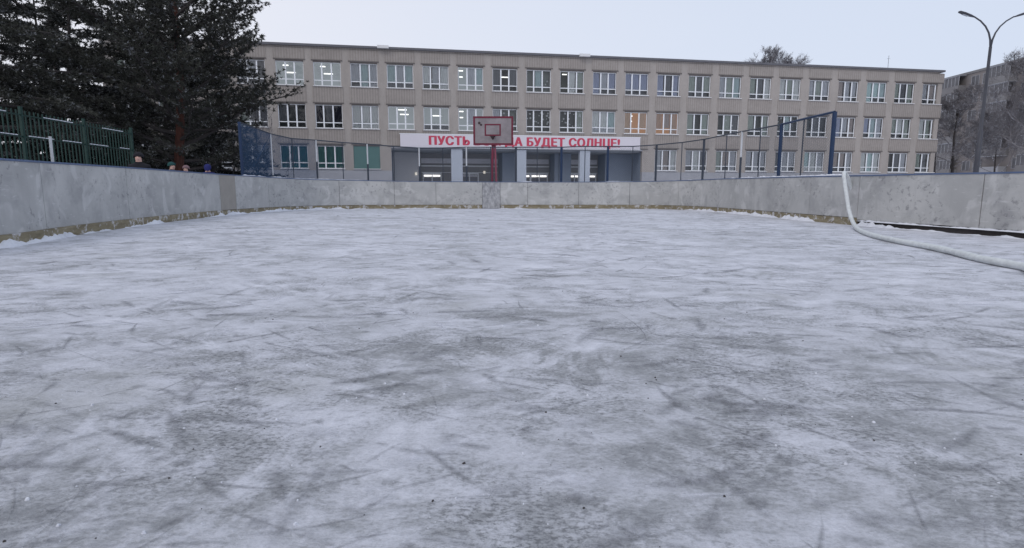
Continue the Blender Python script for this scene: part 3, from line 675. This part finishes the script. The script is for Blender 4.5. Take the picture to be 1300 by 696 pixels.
for xa, xb in ((10.5, 17.6), (18.95, 22.5), (24.2, 27.3)):
    en = MB(); en.box((xa, 4.40, 3.0), (xb, 4.58, 3.12)); en.box((xa, 4.40, 2.45), (xb, 4.58, 2.5)); tr_ = en.build('door_frame', M['white_frame'], school)
    mb = MB(); mb.box((xa, 4.54, 3.3), (xb, 4.58, 3.75)); mb.build('transom_light', M['cur_grey'], tr_)
    n = int((xb - xa) / 1.5)
    for k in range(n):
        a = xa + .1 + k * (xb - xa - .2) / n; b = a + (xb - xa - .2) / n
        if k % 2 == 1 and n > 3: continue
        mb = MB(); mb.box((a, 4.42, -.02), (a + .09, 4.5, 2.44)); mb.box((b - .09, 4.42, -.02), (b, 4.5, 2.44)); mb.box(((a + b) / 2 - .05, 4.42, -.02), ((a + b) / 2 + .05, 4.5, 2.3)); mb.box((a + .09, 4.42, 2.3), (b - .09, 4.5, 2.44)); mb.box((a + .09, 4.42, 0), (b - .09, 4.5, .5))
        dr = mb.build('door', M['white_frame'], school)
        mb = MB(); mb.quad((a + .09, 4.52, .5), (b - .09, 4.52, .5), (b - .09, 4.52, 2.0), (a + .09, 4.52, 2.0)); mb.build('door_glass', M['cur_dark'], dr)
        mb = MB(); mb.box((a + .12, 4.505, 2.1), (b - .12, 4.53, 2.24)); mb.build('door_light', M['lamp_on'] if k != 2 else M['cur_grey'], dr)
for x, z in ((10.0, 2.3), (16.3, 2.5), (24.4, 2.8)):
    mb = MB(); mb.box((x - .09, 3.05 if x < 12 else 4.3, z - .12), (x + .09, 3.15 if x < 12 else 4.38, z + .12)); mb.build('wall_lamp', M['lobby_light'], school)
mb = MB(); mb.box((E0, -1.5, -.03), (E1, 4.6, .12)); mb.build('porch_step', M['plinth'], school)

# banner with its words
ban = empty('banner', (-17.9, 46.7, 0), SCH_RZ, label='long white banner with red Cyrillic words fixed above the school entrance', cat='banner')
mb = MB(); mb.box((8.75, -.20, 4.42), (29.7, -.165, 5.44)); mb.build('cloth', M['banner'], ban)
mb = MB(); mb.box((8.7, -.17, 4.36), (29.75, -.115, 4.415)); mb.box((8.7, -.17, 5.45), (29.75, -.115, 5.5)); mb.build('batten', M['white_frame'], ban)
cu = bpy.data.curves.new('lettering', 'FONT'); cu.body = 'ПУСТЬ ВСЕГДА БУДЕТ СОЛНЦЕ!'; cu.size = 1.0; cu.extrude = .004; cu.space_character = 1.1
to = bpy.data.objects.new('lettering', cu); col.objects.link(to); bpy.context.view_layer.update()
tme = bpy.data.meshes.new_from_object(to.evaluated_get(bpy.context.evaluated_depsgraph_get())); bpy.data.objects.remove(to)
xs = [v.co.x for v in tme.vertices]; ys = [v.co.y for v in tme.vertices]; caph = .66
x0, x1 = min(xs), max(xs); base0 = 0.0; top0 = max(ys)
fx = (27.75 - 11.15) / (x1 - x0); fz = .72 / top0
for v in tme.vertices: v.co = Vector((11.15 + (v.co.x - x0) * fx, -.206 + v.co.z * .5, 4.60 + v.co.y * fz))
src_v = [v.co.copy() for v in tme.vertices]; src_f = [tuple(p.vertices) for p in tme.polygons]
V = []; Fc = []                                         # bold strokes: the same letters layered a few centimetres apart
for k, (ox, oz) in enumerate(((0, 0), (-.062, .010), (.062, -.010), (-.032, -.014), (.032, .014))):
    n0 = len(V); V += [(v.x + ox, v.y - k * .003, v.z + oz) for v in src_v]; Fc += [tuple(n0 + i for i in f) for f in src_f]
tme = bpy.data.meshes.new('lettering'); tme.from_pydata(V, [], Fc)
tme.materials.append(M['red_letter']); tl = bpy.data.objects.new('lettering', tme); col.objects.link(tl); tl.parent = ban

# ------------------------------------------------------------------ street lamp
lamp = empty('street_lamp', (21.75, 27, 0), label='tall dark street lamp with two curved arms right of the school', cat='street lamp')
mb = MB(); mb.tube([(0, 0, -.03), (0, 0, 3.5), (0, 0, 3.52), (0, 0, 7.25)], [.115, .10, .075, .06], 12); mb.build('pole', M['pole_iron'], lamp, smooth=True)
for sgn in (-1, 1):
    pts = [(sgn * x, 0, z) for x, z in ((0, 7.2), (.05, 7.55), (.15, 7.85), (.33, 8.13), (.58, 8.36), (.9, 8.55))]
    mb = MB(); mb.tube(pts, [.045, .04, .036, .034, .032, .03], 8); arm = mb.build('arm', M['pole_iron'], lamp, smooth=True)
    d = Vector((sgn * .93, 0, .30)).normalized(); c = Vector((sgn * .85, 0, 8.52))
    mb = MB(); mb.tube([c, c + d * .12, c + d * .25, c + d * .55, c + d * .76, c + d * .80], [.04, .07, .10, .12, .10, .04], 10)
    for k, v in enumerate(mb.v):
        q = Vector(v) - c; t = q.dot(d); nrm = Vector((-d.z, 0, d.x)) if sgn > 0 else Vector((d.z, 0, -d.x)); hgt = q.dot(nrm)
        mb.v[k] = tuple(Vector(v) - nrm * hgt * .55)
    mb.build('lamp_head', M['pole_iron'], lamp, smooth=True)
    nrm = Vector((-d.z, 0, d.x)) * (1 if sgn > 0 else -1); nrm = nrm if nrm.z > 0 else -nrm
    mb = MB(); a = c + d * .32 - nrm * .058; b = c + d * .6 - nrm * .058
    mb.quad(a + Vector((0, -.07, 0)), b + Vector((0, -.07, 0)), b + Vector((0, .07, 0)), a + Vector((0, .07, 0))); mb.build('lens', M['lamp_lens'], lamp.children[-1])

# ------------------------------------------------------------------ hose
def hose():
    pts = []
    q = at(1071, 220.6, 12.75)
    pts += [Vector((q.x + 1.4, 13.6, .04)), Vector((q.x + .85, 13.25, .12)), Vector((q.x + .42, 12.98, .62)), Vector((q.x + .17, 12.84, 1.02)), Vector((q.x + .06, 12.78, 1.13)), Vector((q.x - .03, 12.68, 1.155))]
    for px, py, Y in ((1071.5, 224, 12.58), (1073, 235, 12.48), (1074.7, 247, 12.36), (1077.3, 264, 12.12), (1080, 275, 11.9), (1083.7, 284, 11.62)): pts.append(at(px, py, Y))
    for px, py in ((1089.4, 291.3), (1102, 297), (1120.5, 302), (1143.5, 306.8), (1178, 313), (1205.5, 318.8), (1247, 329), (1300, 338.8), (1360, 352)): pts.append(on_ground(px, py, .04))
    pts += [Vector((6.6, 4.0, .04)), Vector((7.3, 3.1, .04)), Vector((7.6, 2.0, .04))]
    out = []
    for i in range(len(pts) - 1):
        p0, p1, p2, p3 = (pts[max(0, min(len(pts) - 1, i + k))] for k in (-1, 0, 1, 2))
        for j in range(5):
            t = j / 5; out.append(.5 * ((2 * p1) + (p2 - p0) * t + (2 * p0 - 5 * p1 + 4 * p2 - p3) * t * t + (3 * p1 - p0 - 3 * p2 + p3) * t ** 3))
    out.append(pts[-1])
    mb = MB(); mb.tube(out, [.040 + .006 * noise.noise(Vector((i * .45, 3, 0))) for i in range(len(out))], 12)
    for k, v in enumerate(mb.v):
        if v[2] < .002: mb.v[k] = (v[0], v[1], .002)
    return tag(mb.build('hose', M['hose'], smooth=True), 'white hose hung over the right boards and trailing across the ice', 'hose')
hose()

# ------------------------------------------------------------------ green fence behind the left boards
gf = empty('green_fence', (-10.7, 13, 0), label='tall green metal picket fence behind the left boards', cat='fence')
def gp(y): return Vector((-9.75 - .085 * y + (0 if y < 14 else 0), y, 0))
def GL(x, y, z): return (x + 10.7, y - 13, z)
ys_ = [4.5, 6.6, 8.7, 10.8, 12.9, 15.0, 17.1]
for k, y in enumerate(ys_):
    q = gp(y); mb = MB(); mb.box(GL(q.x - .03, y - .03, -.03), GL(q.x + .03, y + .03, 2.6)); mb.build('post', M['green_paint'], gf)
for a, b in zip(ys_, ys_[1:]):
    mb = MB()
    for z in (.35, 1.95, 2.42):
        p, q = gp(a), gp(b); mb.tube([GL(p.x, a, z), GL(q.x, b, z)], .02, 4)
    n = int((b - a) / .125)
    for k in range(1, n):
        y = a + (b - a) * k / n; q = gp(y); mb.box(GL(q.x - .011, y - .011, .15), GL(q.x + .011, y + .011, 2.52))
    mb.build('picket_panel', M['green_paint'], gf)
    mb = MB(); p, q = gp(a), gp(b)
    for z, t0, t1 in ((1.975, .05, .45), (1.975, .6, .92), (2.445, .3, .8)):
        pa, pb = p.lerp(q, t0 + rnd.uniform(0, .1)), p.lerp(q, t1); mb.tube([GL(pa.x, pa.y, z), GL(pb.x, pb.y, z)], .014, 5)
    so = mb.build('snow_on_rail', M['snow'], gf)
q = gp(13.6); mb = MB(); mb.tube([GL(q.x + .25, 13.4, -.03), GL(q.x + .25, 13.4, 2.0)], .03, 8); pp = mb.build('white_post', M['post_white'], gf)

# ------------------------------------------------------------------ trees
def leaf_tri(V, Fc, c, d, ln, wd, rr):
    s = Vector((rr.uniform(-1, 1), rr.uniform(-1, 1), rr.uniform(-1, 1))).cross(d)
    if s.length < 1e-3: return
    s = s.normalized() * wd; k = len(V)
    V += [tuple(c - s), tuple(c + s), tuple(c + d * ln)]; Fc.append((k, k + 1, k + 2))
def pine(h, rad, z0, seed, n_limb, lean=0, dens=1.0, bark='bark_red', needles='needles', gap=0.0, tr=.2, tuft=.2, name='pine_tree', label='', shape='pine', loc=(0, 0, 0), droop=.1):
    rr = random.Random(seed)
    root = empty(name, loc, label=label, cat='tree')
    def tp(z): return Vector((lean * z / h + .12 * math.sin(z * .7 + seed), .1 * math.sin(z * .5 + seed * 2), z))
    mb = MB(); zs = [i * h / 12 for i in range(13)]
    mb.tube([tp(z) - Vector((0, 0, .05 if z == 0 else 0)) for z in zs], [max(.02, tr * (1 - z / h) ** .8) for z in zs], 9)
    mb.build('trunk', M[bark], root, smooth=True)
    bw = MB(); V = []; Fc = []
    for i in range(n_limb):
        t = (i + rr.random()) / n_limb; z = z0 + (h - z0) * t
        if shape == 'pine': L = rad * (math.sin(min(1, .25 + t * .95) * math.pi) ** .6 if t > .05 else .75) * rr.uniform(.6, 1.12)
        else: L = rad * (1 - t) ** .85 * rr.uniform(.75, 1.1) + .25
        az = i * 2.399 + rr.uniform(-.4, .4); rise = (.32 + .5 * t if shape == 'pine' else .05 + .5 * t) * rr.uniform(.5, 1.3) - droop
        p = tp(z); d = Vector((math.cos(az), math.sin(az), rise)).normalized(); pts = [p]; n = 6
        thin = rr.random() < gap
        for j in range(n):
            d = (d + Vector((rr.uniform(-.16, .16), rr.uniform(-.16, .16), rr.uniform(-.14, .14) + (.05 if shape == 'pine' else -.05)))).normalized()
            p = p + d * L / n; pts.append(p)
        r0 = .018 + .016 * L; bw.tube(pts, [r0 * (1 - .8 * j / n) for j in range(n + 1)], 5, cap=False)
        nsub = int((7 if thin else 15) * dens * max(.5, L / 3))
        for k in range(nsub):
            u = .28 + .72 * (k + rr.random()) / nsub; jj = min(n - 1, int(u * n)); q = pts[jj].lerp(pts[jj + 1], u * n - jj)
            side = d.cross(Vector((0, 0, 1))).normalized() * rr.choice((-1, 1))
            sd = (d * .7 + side * rr.uniform(.3, 1.0) + Vector((0, 0, rr.uniform(-.25, .45) if shape == 'pine' else rr.uniform(-.4, .1)))).normalized()
            sl = L * .36 * (1.25 - u * .7) * rr.uniform(.5, 1.2) + .15; e = q + sd * sl
            bw.tube([q, q.lerp(e, .5) + Vector((0, 0, -.02)), e], [.012, .009, .004], 3, cap=False)
            nt_ = max(3, int(sl / .12)) 
            for w in range(nt_):
                c = q.lerp(e, (w + .6) / nt_) + Vector((rr.gauss(0, .06), rr.gauss(0, .06), rr.gauss(0, .05)))
                for _ in range(9 if thin else 13):
                    dd = (sd * .6 + Vector((rr.gauss(0, .7), rr.gauss(0, .7), rr.gauss(.15, .6)))).normalized()
                    leaf_tri(V, Fc, c, dd, tuft * rr.uniform(.45, 1.0), tuft * .12, rr)
    bw.build('branches', M['bark_dark'], root)
    cm = MB(); cm.v = V; cm.f = Fc; cm.mi = [0] * len(Fc); cm.build('crown', M[needles], root)
    return root
def bare(h, spread, seed, label, loc, name='bare_tree', depth=6, r=.16, twigw=.012, fork=(3, 4), trunk_frac=.3, mt='twig', nb=11):
    rr = random.Random(seed); root = empty(name, loc, label=label, cat='tree'); mb = MB(); tm = MB()
    top = Vector((rr.uniform(-.3, .3), 0, h * trunk_frac))
    leader = [Vector((0, 0, -.05)), top * .5, top, Vector((top.x * 1.3, .2, h * .6)), Vector((top.x, .1, h * .86))]
    tm.tube(leader, [r, r * .85, r * .7, r * .4, r * .12], 8); tm.build('trunk', M['bark_dark'], root, smooth=True)
    def grow(p, d, L, rad, lv):
        n = 3; pts = [p]
        for j in range(n):
            d = (d + Vector((rr.gauss(0, .14), rr.gauss(0, .14), rr.gauss(.05, .1)))).normalized(); p = p + d * L / n; pts.append(p)
        if lv <= 2:
            s = d.cross(Vector((rr.uniform(-1, 1), rr.uniform(-1, 1), .3))).normalized() * max(rad, twigw)
            for a, b in zip(pts, pts[1:]):
                mb.tri(a - s, a + s, b)
        else: mb.tube(pts, [max(twigw, rad * (1 - .4 * j / n)) for j in range(n + 1)], 4, cap=False)
        if lv == 0: return
        for k in range(rr.randint(*fork)):
            u = rr.uniform(.35, 1); jj = min(n - 1, int(u * n)); q = pts[jj].lerp(pts[jj + 1], u * n - jj)
            nd = (d + Vector((rr.gauss(0, .55), rr.gauss(0, .55), rr.gauss(.12, .4)))).normalized()
            grow(q, nd, L * rr.uniform(.5, .78), rad * .6, lv - 1)
    for k in range(nb):
        t = k / (nb - 1); seg = leader[2].lerp(leader[3], min(1, t * 1.6)) if t < .62 else leader[3].lerp(leader[4], (t - .62) / .38)
        az = k * 2.4 + rr.uniform(-.3, .3); el = .45 + t * 1.0
        grow(seg, Vector((math.cos(az), math.sin(az), el)).normalized(), spread * (1 - .55 * t) * rr.uniform(.45, .62), r * .3 * (1 - .5 * t), depth - 2)
    mb.build('crown', M[mt], root); return root

pine(12.5, 4.6, 1.5, 11, 84, lean=.7, dens=1.45, gap=.3, tr=.22, loc=(-14.0, 24.2, 0), label='big dark pine with reddish trunk left of the school', tuft=.175)
pine(13.5, 4.6, 1.2, 5, 62, dens=1.1, tr=.2, bark='bark_dark', needles='needles_frost', shape='fir', loc=(-20.5, 22.5, 0), name='fir_tree', label='dark snow-flecked fir behind the green fence at far left', tuft=.2)
pine(14.5, 4.8, .8, 23, 66, dens=1.1, tr=.2, bark='bark_dark', needles='needles_frost', shape='fir', loc=(-23.5, 30.5, 0), name='fir_tree', label='tall frosty fir between the green fence and the big pine', tuft=.26)
pine(13, 4.2, 1.0, 31, 56, dens=1.1, tr=.2, bark='bark_dark', needles='needles', shape='fir', loc=(-17.6, 18.5, 0), name='fir_tree', label='dark fir rising just behind the green pickets', tuft=.19)
pine(11, 4.0, .5, 41, 50, dens=1.1, tr=.18, bark='bark_dark', needles='needles_frost', shape='fir', loc=(-19.5, 33, 0), name='fir_tree', label='shadowy fir standing behind the big pine', tuft=.26)
pine(13.5, 4.5, 1, 47, 50, dens=1.0, tr=.2, bark='bark_dark', needles='needles_frost', shape='fir', loc=(-31, 30, 0), name='fir_tree', label='frosted fir at the left edge behind the other firs', tuft=.26)
for k, (x, y, hh, rd, nm, lb) in enumerate(((-26.5, 21.5, 13.5, 4.6, 'fir_tree', 'dark fir cut by the left edge of the photo behind the pickets'), (-15.6, 30.0, 8.0, 3.4, 'fir_tree', 'low dark fir directly behind the big pine trunk'), (-25.5, 38, 15, 5, 'fir_tree', 'tall fir filling the gap behind the two left firs'),
        (-20.5, 27.5, 11, 4.4, 'fir_tree', 'bushy fir between the frosty fir and the big pine'), (-32.5, 41, 17, 5.6, 'fir_tree', 'tallest fir far behind the left edge trees'),
        (-17.5, 29.5, 14.5, 4.2, 'fir_tree', 'tall narrow fir closing the gap left of the pine crown'))):
    pine(hh, rd, .3, 61 + k, 58, dens=.95, tr=.18, bark='bark_dark', needles='needles_frost', shape='fir', loc=(x, y, 0), name=nm, label=lb, tuft=.25)
bare(6.5, 3.0, 14, 'low bare bush with frosted twigs under the big pine', (-13.2, 30.5, 0), name='bare_shrub', depth=5, r=.09, trunk_frac=.12, twigw=.010)
bare(6.0, 3.0, 15, 'grey twiggy shrub between the pine trunk and the net fence', (-16.5, 33.5, 0), name='bare_shrub', depth=5, r=.08, trunk_frac=.12, twigw=.010)
# right side and far trees
p = at(1211, 215, 60); bare(10.5, 6.0, 3, 'bare frosty tree with dark trunk beside the right end of the school', (p.x, 60, 0), depth=7, r=.2, trunk_frac=.3, twigw=.014, fork=(4, 5))
p = at(1305, 215, 52); bare(12.3, 7.0, 9, 'tall frosted bare tree at the right edge in front of the flats', (p.x, 52, 0), depth=7, r=.22, trunk_frac=.3, twigw=.012, fork=(4, 5))
p = at(1262, 215, 70); bare(9.5, 6.5, 19, 'grey bare tree just behind the street lamp', (p.x, 70, 0), depth=7, r=.15, trunk_frac=.25, twigw=.014, fork=(3, 5))
p = at(1187, 215, 75); bare(8.5, 5.5, 29, 'small bare tree tucked behind the school corner', (p.x, 75, 0), depth=5, r=.18, trunk_frac=.25, twigw=.02)
p = at(980, 60, 92); bare(24.9, 3.9, 25, 'round grey treetop showing above the school roof', (p.x, 92, 0), depth=6, r=.3, trunk_frac=.78, twigw=.022, fork=(4, 6), mt='twig_frost_haze', nb=34)
p = at(1003, 60, 96); bare(24.7, 3.3, 27, 'smaller grey treetop above the school roof, just right of the rounder one', (p.x, 96, 0), depth=6, r=.3, trunk_frac=.78, twigw=.022, fork=(4, 6), mt='twig_frost_haze', nb=34)

# ------------------------------------------------------------------ apartment block
flat('apt_awning', (.42, .43, .46))
apt = empty('apartment_block', (72.4, 95, 0), label='dull brown block of flats with stacked balconies beyond the school', cat='apartment block')
mb = MB(); mb.box((0, -45, -.03), (13, 17, 19.1)); mb.build('wall', M['apt'], apt)
mb = MB(); mb.box((-.15, -45.2, 19.1), (13.2, 17.2, 19.45)); mb.build('roof', M['apt_parapet'], apt)
rr = random.Random(4); nfl = 7; SH = 2.62
bal_y = [(-41, -37.2), (-31, -27), (-23.5, -20), (-17, -13.4), (-10.6, -6.6), (-1.2, 2.6), (8, 11)]
win_y = [-43, -35.5, -33, -25.3, -19, -12.2, -5.2, -3, 4.2, 6, 12.7, 15]
for f in range(nfl):
    z = .7 + f * SH
    for y in win_y:
        if (f * 31 + int(y * 3)) % 13 == 0 and f > 4: continue
        mb = MB(); mb.box((-.03, y - .75, z + .75), (-.005, y + .75, z + 2.15)); w_ = mb.build('window', M['apt_dark'], apt) if len([c for c in apt.children if c.name.startswith('window')]) < 95 else None
        if w_:
            mb = MB()
            for a, b in ((-.79, -.71), (-.05, .03), (.71, .79)): mb.box((-.06, y + a, z + .75), (-.032, y + b, z + 2.15))
            mb.box((-.065, y - .8, z + .68), (-.032, y + .8, z + .748)); mb.box((-.065, y - .8, z + 2.152), (-.032, y + .8, z + 2.2)); mb.build('frame', M['apt_white'], w_)
    for (a, b) in bal_y:
        mb = MB(); mb.box((-1.25, a, z - .02), (-.002, b, z + .1)); mb.box((-1.25, a, z + .1), (-1.2, b, z + 1.05)); mb.box((-1.2, a, z + .1), (-.002, a + .05, z + 1.05)); mb.box((-1.2, b - .05, z + .1), (-.002, b, z + 1.05))
        bl = mb.build('balcony', rr.choice([M['apt_parapet']] * 4 + [M['apt_white']]), apt)
        if rr.random() < .7:
            mb = MB(); n = 5
            for k in range(n + 1):
                y = a + .03 + (b - a - .06) * k / n; mb.box((-1.24, y - .04, z + 1.052), (-1.18, y + .04, z + 2.45))
            mb.box((-1.25, a, z + 2.452), (-1.17, b, z + 2.55)); mb.build('glazing_bars', M['apt_white'], bl)
            mb = MB(); mb.quad((-1.19, a, z + 1.05), (-1.19, b, z + 1.05), (-1.19, b, z + 2.45), (-1.19, a, z + 2.45)); mb.build('glazing', M['apt_dark'], bl)
        if rr.random() < .5 or f == nfl - 1:
            mb = MB(); mb.box((-1.35, a - .05, z + 2.56), (-.01, b + .05, z + 2.61)); mb.build('awning', M['apt_awning'], bl)

# ------------------------------------------------------------------ people behind the boards
def person(loc, hgt, face, jacket, trousers, hatm, label, hood=False, rz=0.0):
    k = hgt / 1.75
    J = {'pelvis': (0, 0, .95, .15), 'waist': (0, 0, 1.10, .14), 'chest': (0, 0, 1.30, .17), 'sh': (0, 0, 1.43, .13), 'neck': (0, .0, 1.50, .065), 'jaw': (0, -.02, 1.56, .075), 'head': (0, -.005, 1.64, .095), 'crown': (0, 0, 1.71, .07),
         'nose': (0, -.105, 1.615, .014)}
    Ed = [('pelvis', 'waist'), ('waist', 'chest'), ('chest', 'sh'), ('sh', 'neck'), ('neck', 'jaw'), ('jaw', 'head'), ('head', 'crown'), ('head', 'nose')]
    for s, n in ((-1, 'l'), (1, 'r')):
        J.update({n + 'hip': (s * .10, 0, .88, .11), n + 'knee': (s * .11, -.02, .50, .075), n + 'ank': (s * .12, .02, .10, .055), n + 'toe': (s * .13, -.14, .05, .045),
                  n + 'shd': (s * .19, 0, 1.41, .075), n + 'elb': (s * .26, .03, 1.14, .058), n + 'wri': (s * .25, -.07, .90, .045), n + 'palm': (s * .25, -.09, .84, .038)})
        Ed += [('pelvis', n + 'hip'), (n + 'hip', n + 'knee'), (n + 'knee', n + 'ank'), (n + 'ank', n + 'toe'), ('sh', n + 'shd'), (n + 'shd', n + 'elb'), (n + 'elb', n + 'wri'), (n + 'wri', n + 'palm')]
        for f, (dx, ln) in enumerate(((-.028, .06), (-.01, .07), (.01, .068), (.028, .055))):
            J[n + 'f%d' % f] = (s * .25 + .3 * dx, -.09 + dx, .80, .011); J[n + 'g%d' % f] = (s * .25 + .3 * dx - s * .015, -.09 + dx, .80 - ln, .009)
            Ed += [(n + 'palm', n + 'f%d' % f), (n + 'f%d' % f, n + 'g%d' % f)]
        J[n + 't'] = (s * .225, -.135, .81, .012); Ed.append((n + 'palm', n + 't'))
    names = list(J); me = bpy.data.meshes.new('body'); me.from_pydata([Vector(J[n][:3]) * k for n in names], [(names.index(a), names.index(b)) for a, b in Ed], [])
    ob = bpy.data.objects.new('body', me); col.objects.link(ob)
    sm = ob.modifiers.new('skin', 'SKIN'); ss = ob.modifiers.new('sub', 'SUBSURF'); ss.levels = 1; ss.render_levels = 1
    for i, n in enumerate(names):
        r_ = J[n][3] * k; me.skin_vertices[0].data[i].radius = (r_, r_); me.skin_vertices[0].data[i].use_root = (n == 'pelvis')
    bpy.context.view_layer.update()
    bm_ = bpy.data.meshes.new_from_object(ob.evaluated_get(bpy.context.evaluated_depsgraph_get())); bpy.data.objects.remove(ob)
    for m_ in (jacket, trousers, M['skin'], M['black_cloth']): bm_.materials.append(m_)
    for p_ in bm_.polygons:
        c = p_.center / k
        p_.material_index = 0 if c.z > .86 else 1
        if c.z > 1.51 and abs(c.x) < .13: p_.material_index = 2
        if c.z < .12: p_.material_index = 3
        if .70 < c.z < .885 and abs(c.x) > .2: p_.material_index = 2
        p_.use_smooth = True
    root = empty('person', loc, rz, label=label, cat='person')
    b = bpy.data.objects.new('body', bm_); col.objects.link(b); b.parent = root
    hm = MB(); n = 14; rings = 7
    for i in range(rings + 1):
        t = i / rings * math.pi * .58; rr_ = .118 * math.sin(t) + .001; z = 1.655 + .118 * math.cos(t)
        for j in range(n):
            a = 2 * math.pi * j / n; y = rr_ * math.sin(a) * 1.08 + .012
            zz = z + (.035 * max(0, -math.sin(a)) if t > 1.2 else 0) - (.10 * max(0, math.sin(a)) if (i == rings and hood) else 0)
            hm.v.append((rr_ * math.cos(a) * k, y * k, zz * k))
    for i in range(rings):
        for j in range(n): hm.f.append((i * n + j, i * n + (j + 1) % n, (i + 1) * n + (j + 1) % n, (i + 1) * n + j)); hm.mi.append(0)
    hm.build('hood' if hood else 'hat', hatm, root, smooth=True)
    for s in (-1, 1):
        em = MB(); em.tube([(s * .034 * k, -.094 * k, 1.645 * k), (s * .034 * k, -.101 * k, 1.645 * k)], .011 * k, 8); em.build('eye', M['black_cloth'], root)
    em = MB(); em.box((-.025 * k, -.093 * k, 1.566 * k), (.025 * k, -.088 * k, 1.574 * k)); em.build('mouth', M['pink_cloth'], root)
    return root
person((-8.82, 13.65, 0), 1.65, 0, M['black_cloth'], M['grey_cloth'], M['black_cloth'], 'person in black hat and dark jacket looking over the left boards', rz=R(20))
person((-10.62, 18, 0), 1.64, 0, M['grey_cloth'], M['black_cloth'], M['teal_cloth'], 'person in teal hat half hidden behind the boards near the pine trunk', rz=R(70))
person((-10.52, 18.6, 0), 1.57, 0, M['pink_cloth'], M['black_cloth'], M['pink_cloth'], 'smaller person in pale pink hat right of the pine trunk', rz=R(10))
person((-10.03, 19, 0), 1.62, 0, M['blue_cloth'], M['black_cloth'], M['blue_cloth'], 'person in blue hooded jacket beside the brownish board gate', hood=True, rz=R(200))

# ------------------------------------------------------------------ light, sky, camera
w = bpy.data.worlds.new('World'); scene.world = w; w.use_nodes = True; nt = w.node_tree
SUN_EL, SUN_AZ = R(38), R(205)
sky = nt.nodes.new('ShaderNodeTexSky'); sky.sky_type = 'NISHITA'; sky.sun_disc = False; sky.sun_elevation = SUN_EL; sky.sun_rotation = SUN_AZ
sky.air_density = 1.0; sky.dust_density = 3
tc = nt.nodes.new('ShaderNodeTexCoord')
mp = nt.nodes.new('ShaderNodeMapping'); nt.links.new(tc.outputs['Generated'], mp.inputs[0]); mp.inputs['Scale'].default_value = (1, 1, 2.2)
nz = nt.nodes.new('ShaderNodeTexNoise'); nz.inputs['Scale'].default_value = 1.3; nz.inputs['Detail'].default_value = 4; nt.links.new(mp.outputs[0], nz.inputs['Vector'])
dot = nt.nodes.new('ShaderNodeVectorMath'); dot.operation = 'DOT_PRODUCT'; nt.links.new(tc.outputs['Generated'], dot.inputs[0]); dot.inputs[1].default_value = (.75, .2, .5)
add = nt.nodes.new('ShaderNodeMath'); add.operation = 'MULTIPLY_ADD'; nt.links.new(nz.outputs['Fac'], add.inputs[0]); add.inputs[1].default_value = .35; nt.links.new(dot.outputs['Value'], add.inputs[2])
rp = nt.nodes.new('ShaderNodeValToRGB'); nt.links.new(add.outputs[0], rp.inputs[0])
rp.color_ramp.elements[0].position = 0.05; rp.color_ramp.elements[0].color = (.75, .76, .83, 1)
rp.color_ramp.elements[1].position = .95; rp.color_ramp.elements[1].color = (.59, .655, .785, 1)
sc = nt.nodes.new('ShaderNodeVectorMath'); sc.operation = 'SCALE'; nt.links.new(rp.outputs[0], sc.inputs[0]); sc.inputs['Scale'].default_value = 11.9
mx = nt.nodes.new('ShaderNodeMix'); mx.data_type = 'RGBA'; mx.inputs['Factor'].default_value = .9
nt.links.new(sky.outputs[0], mx.inputs['A']); nt.links.new(sc.outputs[0], mx.inputs['B'])
bg = nt.nodes['Background']; bg.inputs['Strength'].default_value = .1; nt.links.new(mx.outputs['Result'], bg.inputs['Color'])
sl = bpy.data.lights.new('sun', 'SUN'); sl.energy = .5; sl.angle = R(25); sl.color = (1, .97, .93)
so = bpy.data.objects.new('sun', sl); col.objects.link(so)
d = Vector((math.sin(SUN_AZ) * math.cos(SUN_EL), math.cos(SUN_AZ) * math.cos(SUN_EL), math.sin(SUN_EL)))
so.rotation_euler = d.to_track_quat('Z', 'Y').to_euler(); so.location = d * 60

cam = bpy.data.cameras.new('camera'); cam.lens = 36 * F / 1300; cam.sensor_width = 36; cam.clip_end = 2000; cam.clip_start = .05
co = bpy.data.objects.new('camera', cam); col.objects.link(co); co.location = (0, 0, CAMH); co.rotation_euler = (R(90) - PITCH, 0, 0)
scene.camera = co
scene.view_settings.view_transform = 'Standard'; scene.view_settings.look = 'None'; scene.view_settings.exposure = 0; scene.view_settings.gamma = 1
scene.view_settings.use_curve_mapping = False
scene.cycles.use_denoising = True
scene.cycles.max_bounces = 4; scene.cycles.diffuse_bounces = 3; scene.cycles.transparent_max_bounces = 12
